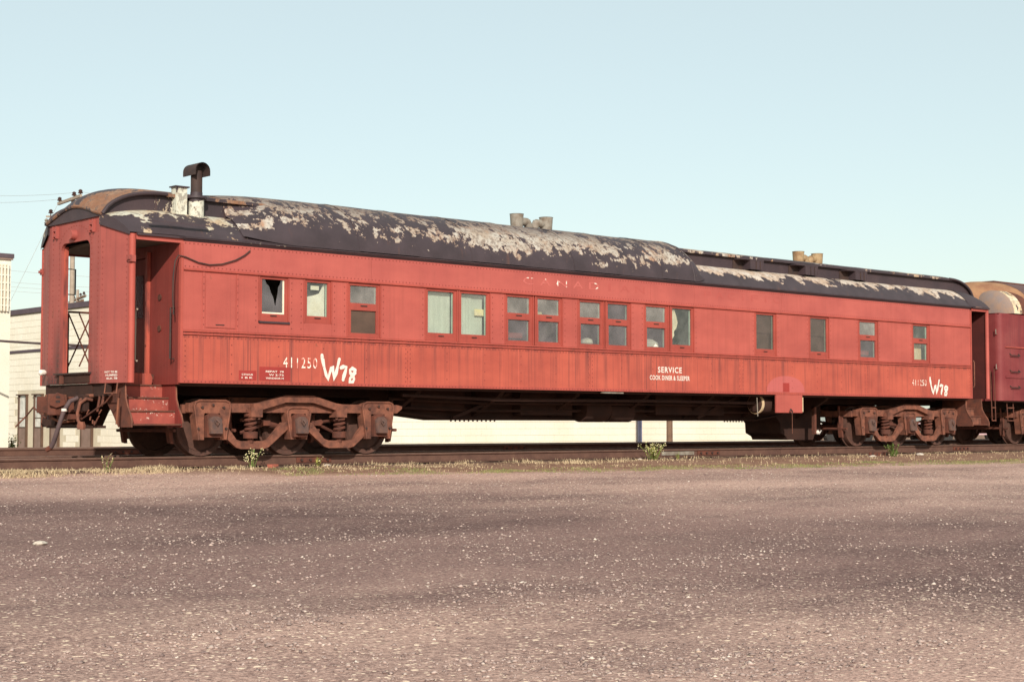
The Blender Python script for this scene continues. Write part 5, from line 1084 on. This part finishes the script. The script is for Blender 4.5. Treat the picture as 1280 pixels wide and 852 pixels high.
c_ = lambda v: (lambda X: np.full_like(X, v))
P = scatter(34000, -11, 32, lambda X: np.maximum(lot_edge(X) + .05, -.75), c_(.66), 1.1, .12, 3); P = P[(P[:, 0] < 9) | (rng.random(len(P)) < .35)]
blades(P, .075, .005, 1.5, 'straw', 'dry_grass', 'dry straw coloured grass growing along the near rail', 'grass')
P = scatter(50000, -1., 32, lambda X: lot_edge(X) - .15, lambda X: lot_edge(X) + 1.2, 1.3, -.02, 9)
blades(P, .045, .006, .9, 'grass', 'green_grass', 'short green grass strip between the gravel lot and the rail', 'grass')
P = scatter(17000, -1, 32, lambda X: lot_edge(X) + .3, c_(.5), 2.2, .18, 5); blades(P, .06, .006, 1.2, 'straw', 'dry_grass', 'dry grass litter between the green strip and the rail', 'grass')
P = scatter(16000, -12, -.5, c_(.02), c_(.62), .9, -.08, 13); blades(P, .07, .005, 1.6, 'straw', 'dry_grass', 'dry straw mounds along the rail at the left', 'grass')
def weed(px, py, Y, h, n, mat, label, leaves=26, lw=.022, flowers=0, spread=.16):
    p = on(px, py, 1, Y); zb = float(ground_z([p.x], [Y])[0]); t = thing('weed', (p.x, Y, zb), label, 'weed', None)
    st = MB(); lf = MB(); fl_ = MB()
    for k in range(n):
        a = random.uniform(0, 6.28); rr = spread * random.random(); hh = h * random.uniform(.6, 1.05); b = Vector((p.x + .3 * rr * math.cos(a), Y + .3 * rr * math.sin(a), zb - .02)); e = Vector((p.x + rr * 1.5 * math.cos(a), Y + rr * math.sin(a), zb + hh))
        mid = (b + e) / 2 + Vector((random.uniform(-.02, .02), 0, .03)); st.tube([b, mid, e], .005, 4, .003)
        for i in range(leaves):
            u = random.random() ** .8; q = b + (e - b) * u; d = Vector((random.uniform(-1, 1), random.uniform(-1, 1), random.uniform(-.2, .7))).normalized(); s = lw * random.uniform(.7, 1.8); o = d.cross(Vector((0, 0, 1))).normalized() * s * .45
            lf.add([q, q + d * s + o, q + d * s * 2.1, q + d * s - o], [(0, 1, 2, 3)])
        for i in range(flowers):
            q = e + Vector((random.uniform(-.04, .04), random.uniform(-.04, .04), random.uniform(-.10, .03))); r_ = random.uniform(.006, .013); fl_.lathe([(.002, -r_), (r_, -r_ * .3), (r_ * .8, r_ * .5), (.002, r_)], q, 2, 6)
    st.build('stem', 'leafd', t); lf.build('leaves', mat, t)
    if flowers: fl_.build('seed_heads', 'flower', t, kind='stuff')
weed(817, 577, .18, .33, 26, 'leaf', 'bushy yellow green weed beside the white rail patch', 24, .016, 4, .24)
weed(314, 585, .42, .30, 7, 'leafd', 'tall thin weed with pale seed heads by the left truck', 5, .012, 9, .13)
weed(316, 585, .40, .44, 1, 'leafd', 'single tall green stalk beside the left truck weed', 8, .02, 0, .03)
weed(848, 576, .15, .15, 4, 'leaf', 'small green weed right of the bushy yellow weed', 14, .016, 0, .06)
weed(1117, 573, -.55, .30, 9, 'leafd', 'leafy green weed before the right truck', 24, .028, 0, .2)
weed(133, 583, .3, .24, 8, 'straw', 'clump of straw coloured stalks beside the rail below the left steps', 14, .02, 0, .12)
weed(397, 586, .2, .16, 5, 'leaf', 'small yellowish weed by the rail joint of the left truck', 16, .018, 1, .08)
bp = at(14.5, 555, 38); bt = thing('bush', (bp.x, bp.y, GB), 'small dark green bush at the foot of the white building', 'bush')
lf = MB(); 
for k in range(420):
    d = Vector((random.gauss(0, .07), random.gauss(0, .09), abs(random.gauss(.15, .14)))); q = Vector((bp.x, bp.y, GB)) + d; e = Vector((random.uniform(-1, 1), random.uniform(-1, 1), random.uniform(-.3, 1))).normalized(); o = e.cross(Vector((.3, .1, 1))).normalized() * .016; lf.add([q, q + e * .03 + o, q + e * .065, q + e * .03 - o], [(0, 1, 2, 3)])
lf.build('leaves', 'leafd', bt); MB().tube([(bp.x, bp.y, GB - .05), (bp.x, bp.y, GB + .35)], .02, 6).build('stem', 'wood', bt)

def rock(px, py, Y, s, mat, name, label, cat, flat=.55):
    p = on(px, py, 1, Y); z = float(ground_z([p.x], [Y])[0]); me = MB()
    me.lathe([(.25 * s, -.4 * s * flat), (.85 * s, -.15 * s * flat), (1. * s, .3 * s * flat), (.6 * s, .75 * s * flat), (.12 * s, .9 * s * flat)], (0, 0, 0), 2, 8); me.v = [(x * random.uniform(.8, 1.2) * 1.25, y * random.uniform(.8, 1.2), q * random.uniform(.85, 1.15)) for x, y, q in me.v]
    me.v = [(x + p.x, y + Y, q + z + .25 * s * flat) for x, y, q in me.v]; me.build(name, mat, None, label=label, category=cat)
bk = on(341, 582, 1, .35); zb = float(ground_z([bk.x], [.35])[0]); mb = B(-.10, .10, -.05, .05, 0, .062); mb.v = [(x * .9 - y * .3 + bk.x, x * .3 + y * .9 + .35, z + zb - .006) for x, y, z in mb.v]; mb.build('loose_brick', 'brick', None, bevel=.008, label='loose red brick lying by the rail below the left truck', category='brick')
rock(409, 583, .25, .06, 'stone', 'stone', 'pale stone right of the loose brick by the rail joint', 'stone'); rock(1091, 573, -.5, .085, 'stone', 'stone', 'whitish flat stone left of the leafy green weed', 'stone', .4)
rock(1150, 574, -.4, .09, 'stone', 'stone', 'pale stone in the grass right of the leafy green weed', 'stone'); rock(800, 574, .2, .05, 'stone', 'stone', 'small pale stone left of the bushy yellow weed', 'stone'); rock(50, 660, -10, .05, 'stone', 'stone', 'light stone lying alone on the gravel at far left', 'stone')
fp = on(1098, 570, 1, -.2); zf = float(ground_z([fp.x], [-.2])[0]); mb = MB().box(fp.x - .36, fp.x + .36, -.23, -.19, zf - .01, zf + .085); fo = mb.build('fishplate', 'rust_d', None, bevel=.006, label='loose rusty rail joint plate lying beside the right truck', category='joint plate')
for k in range(4): MB().lathe([(.025, -.006), (.025, .002)], (fp.x - .27 + .18 * k, -.232, zf + .04), 1, 8).build('bolt_hole', 'black', fo)
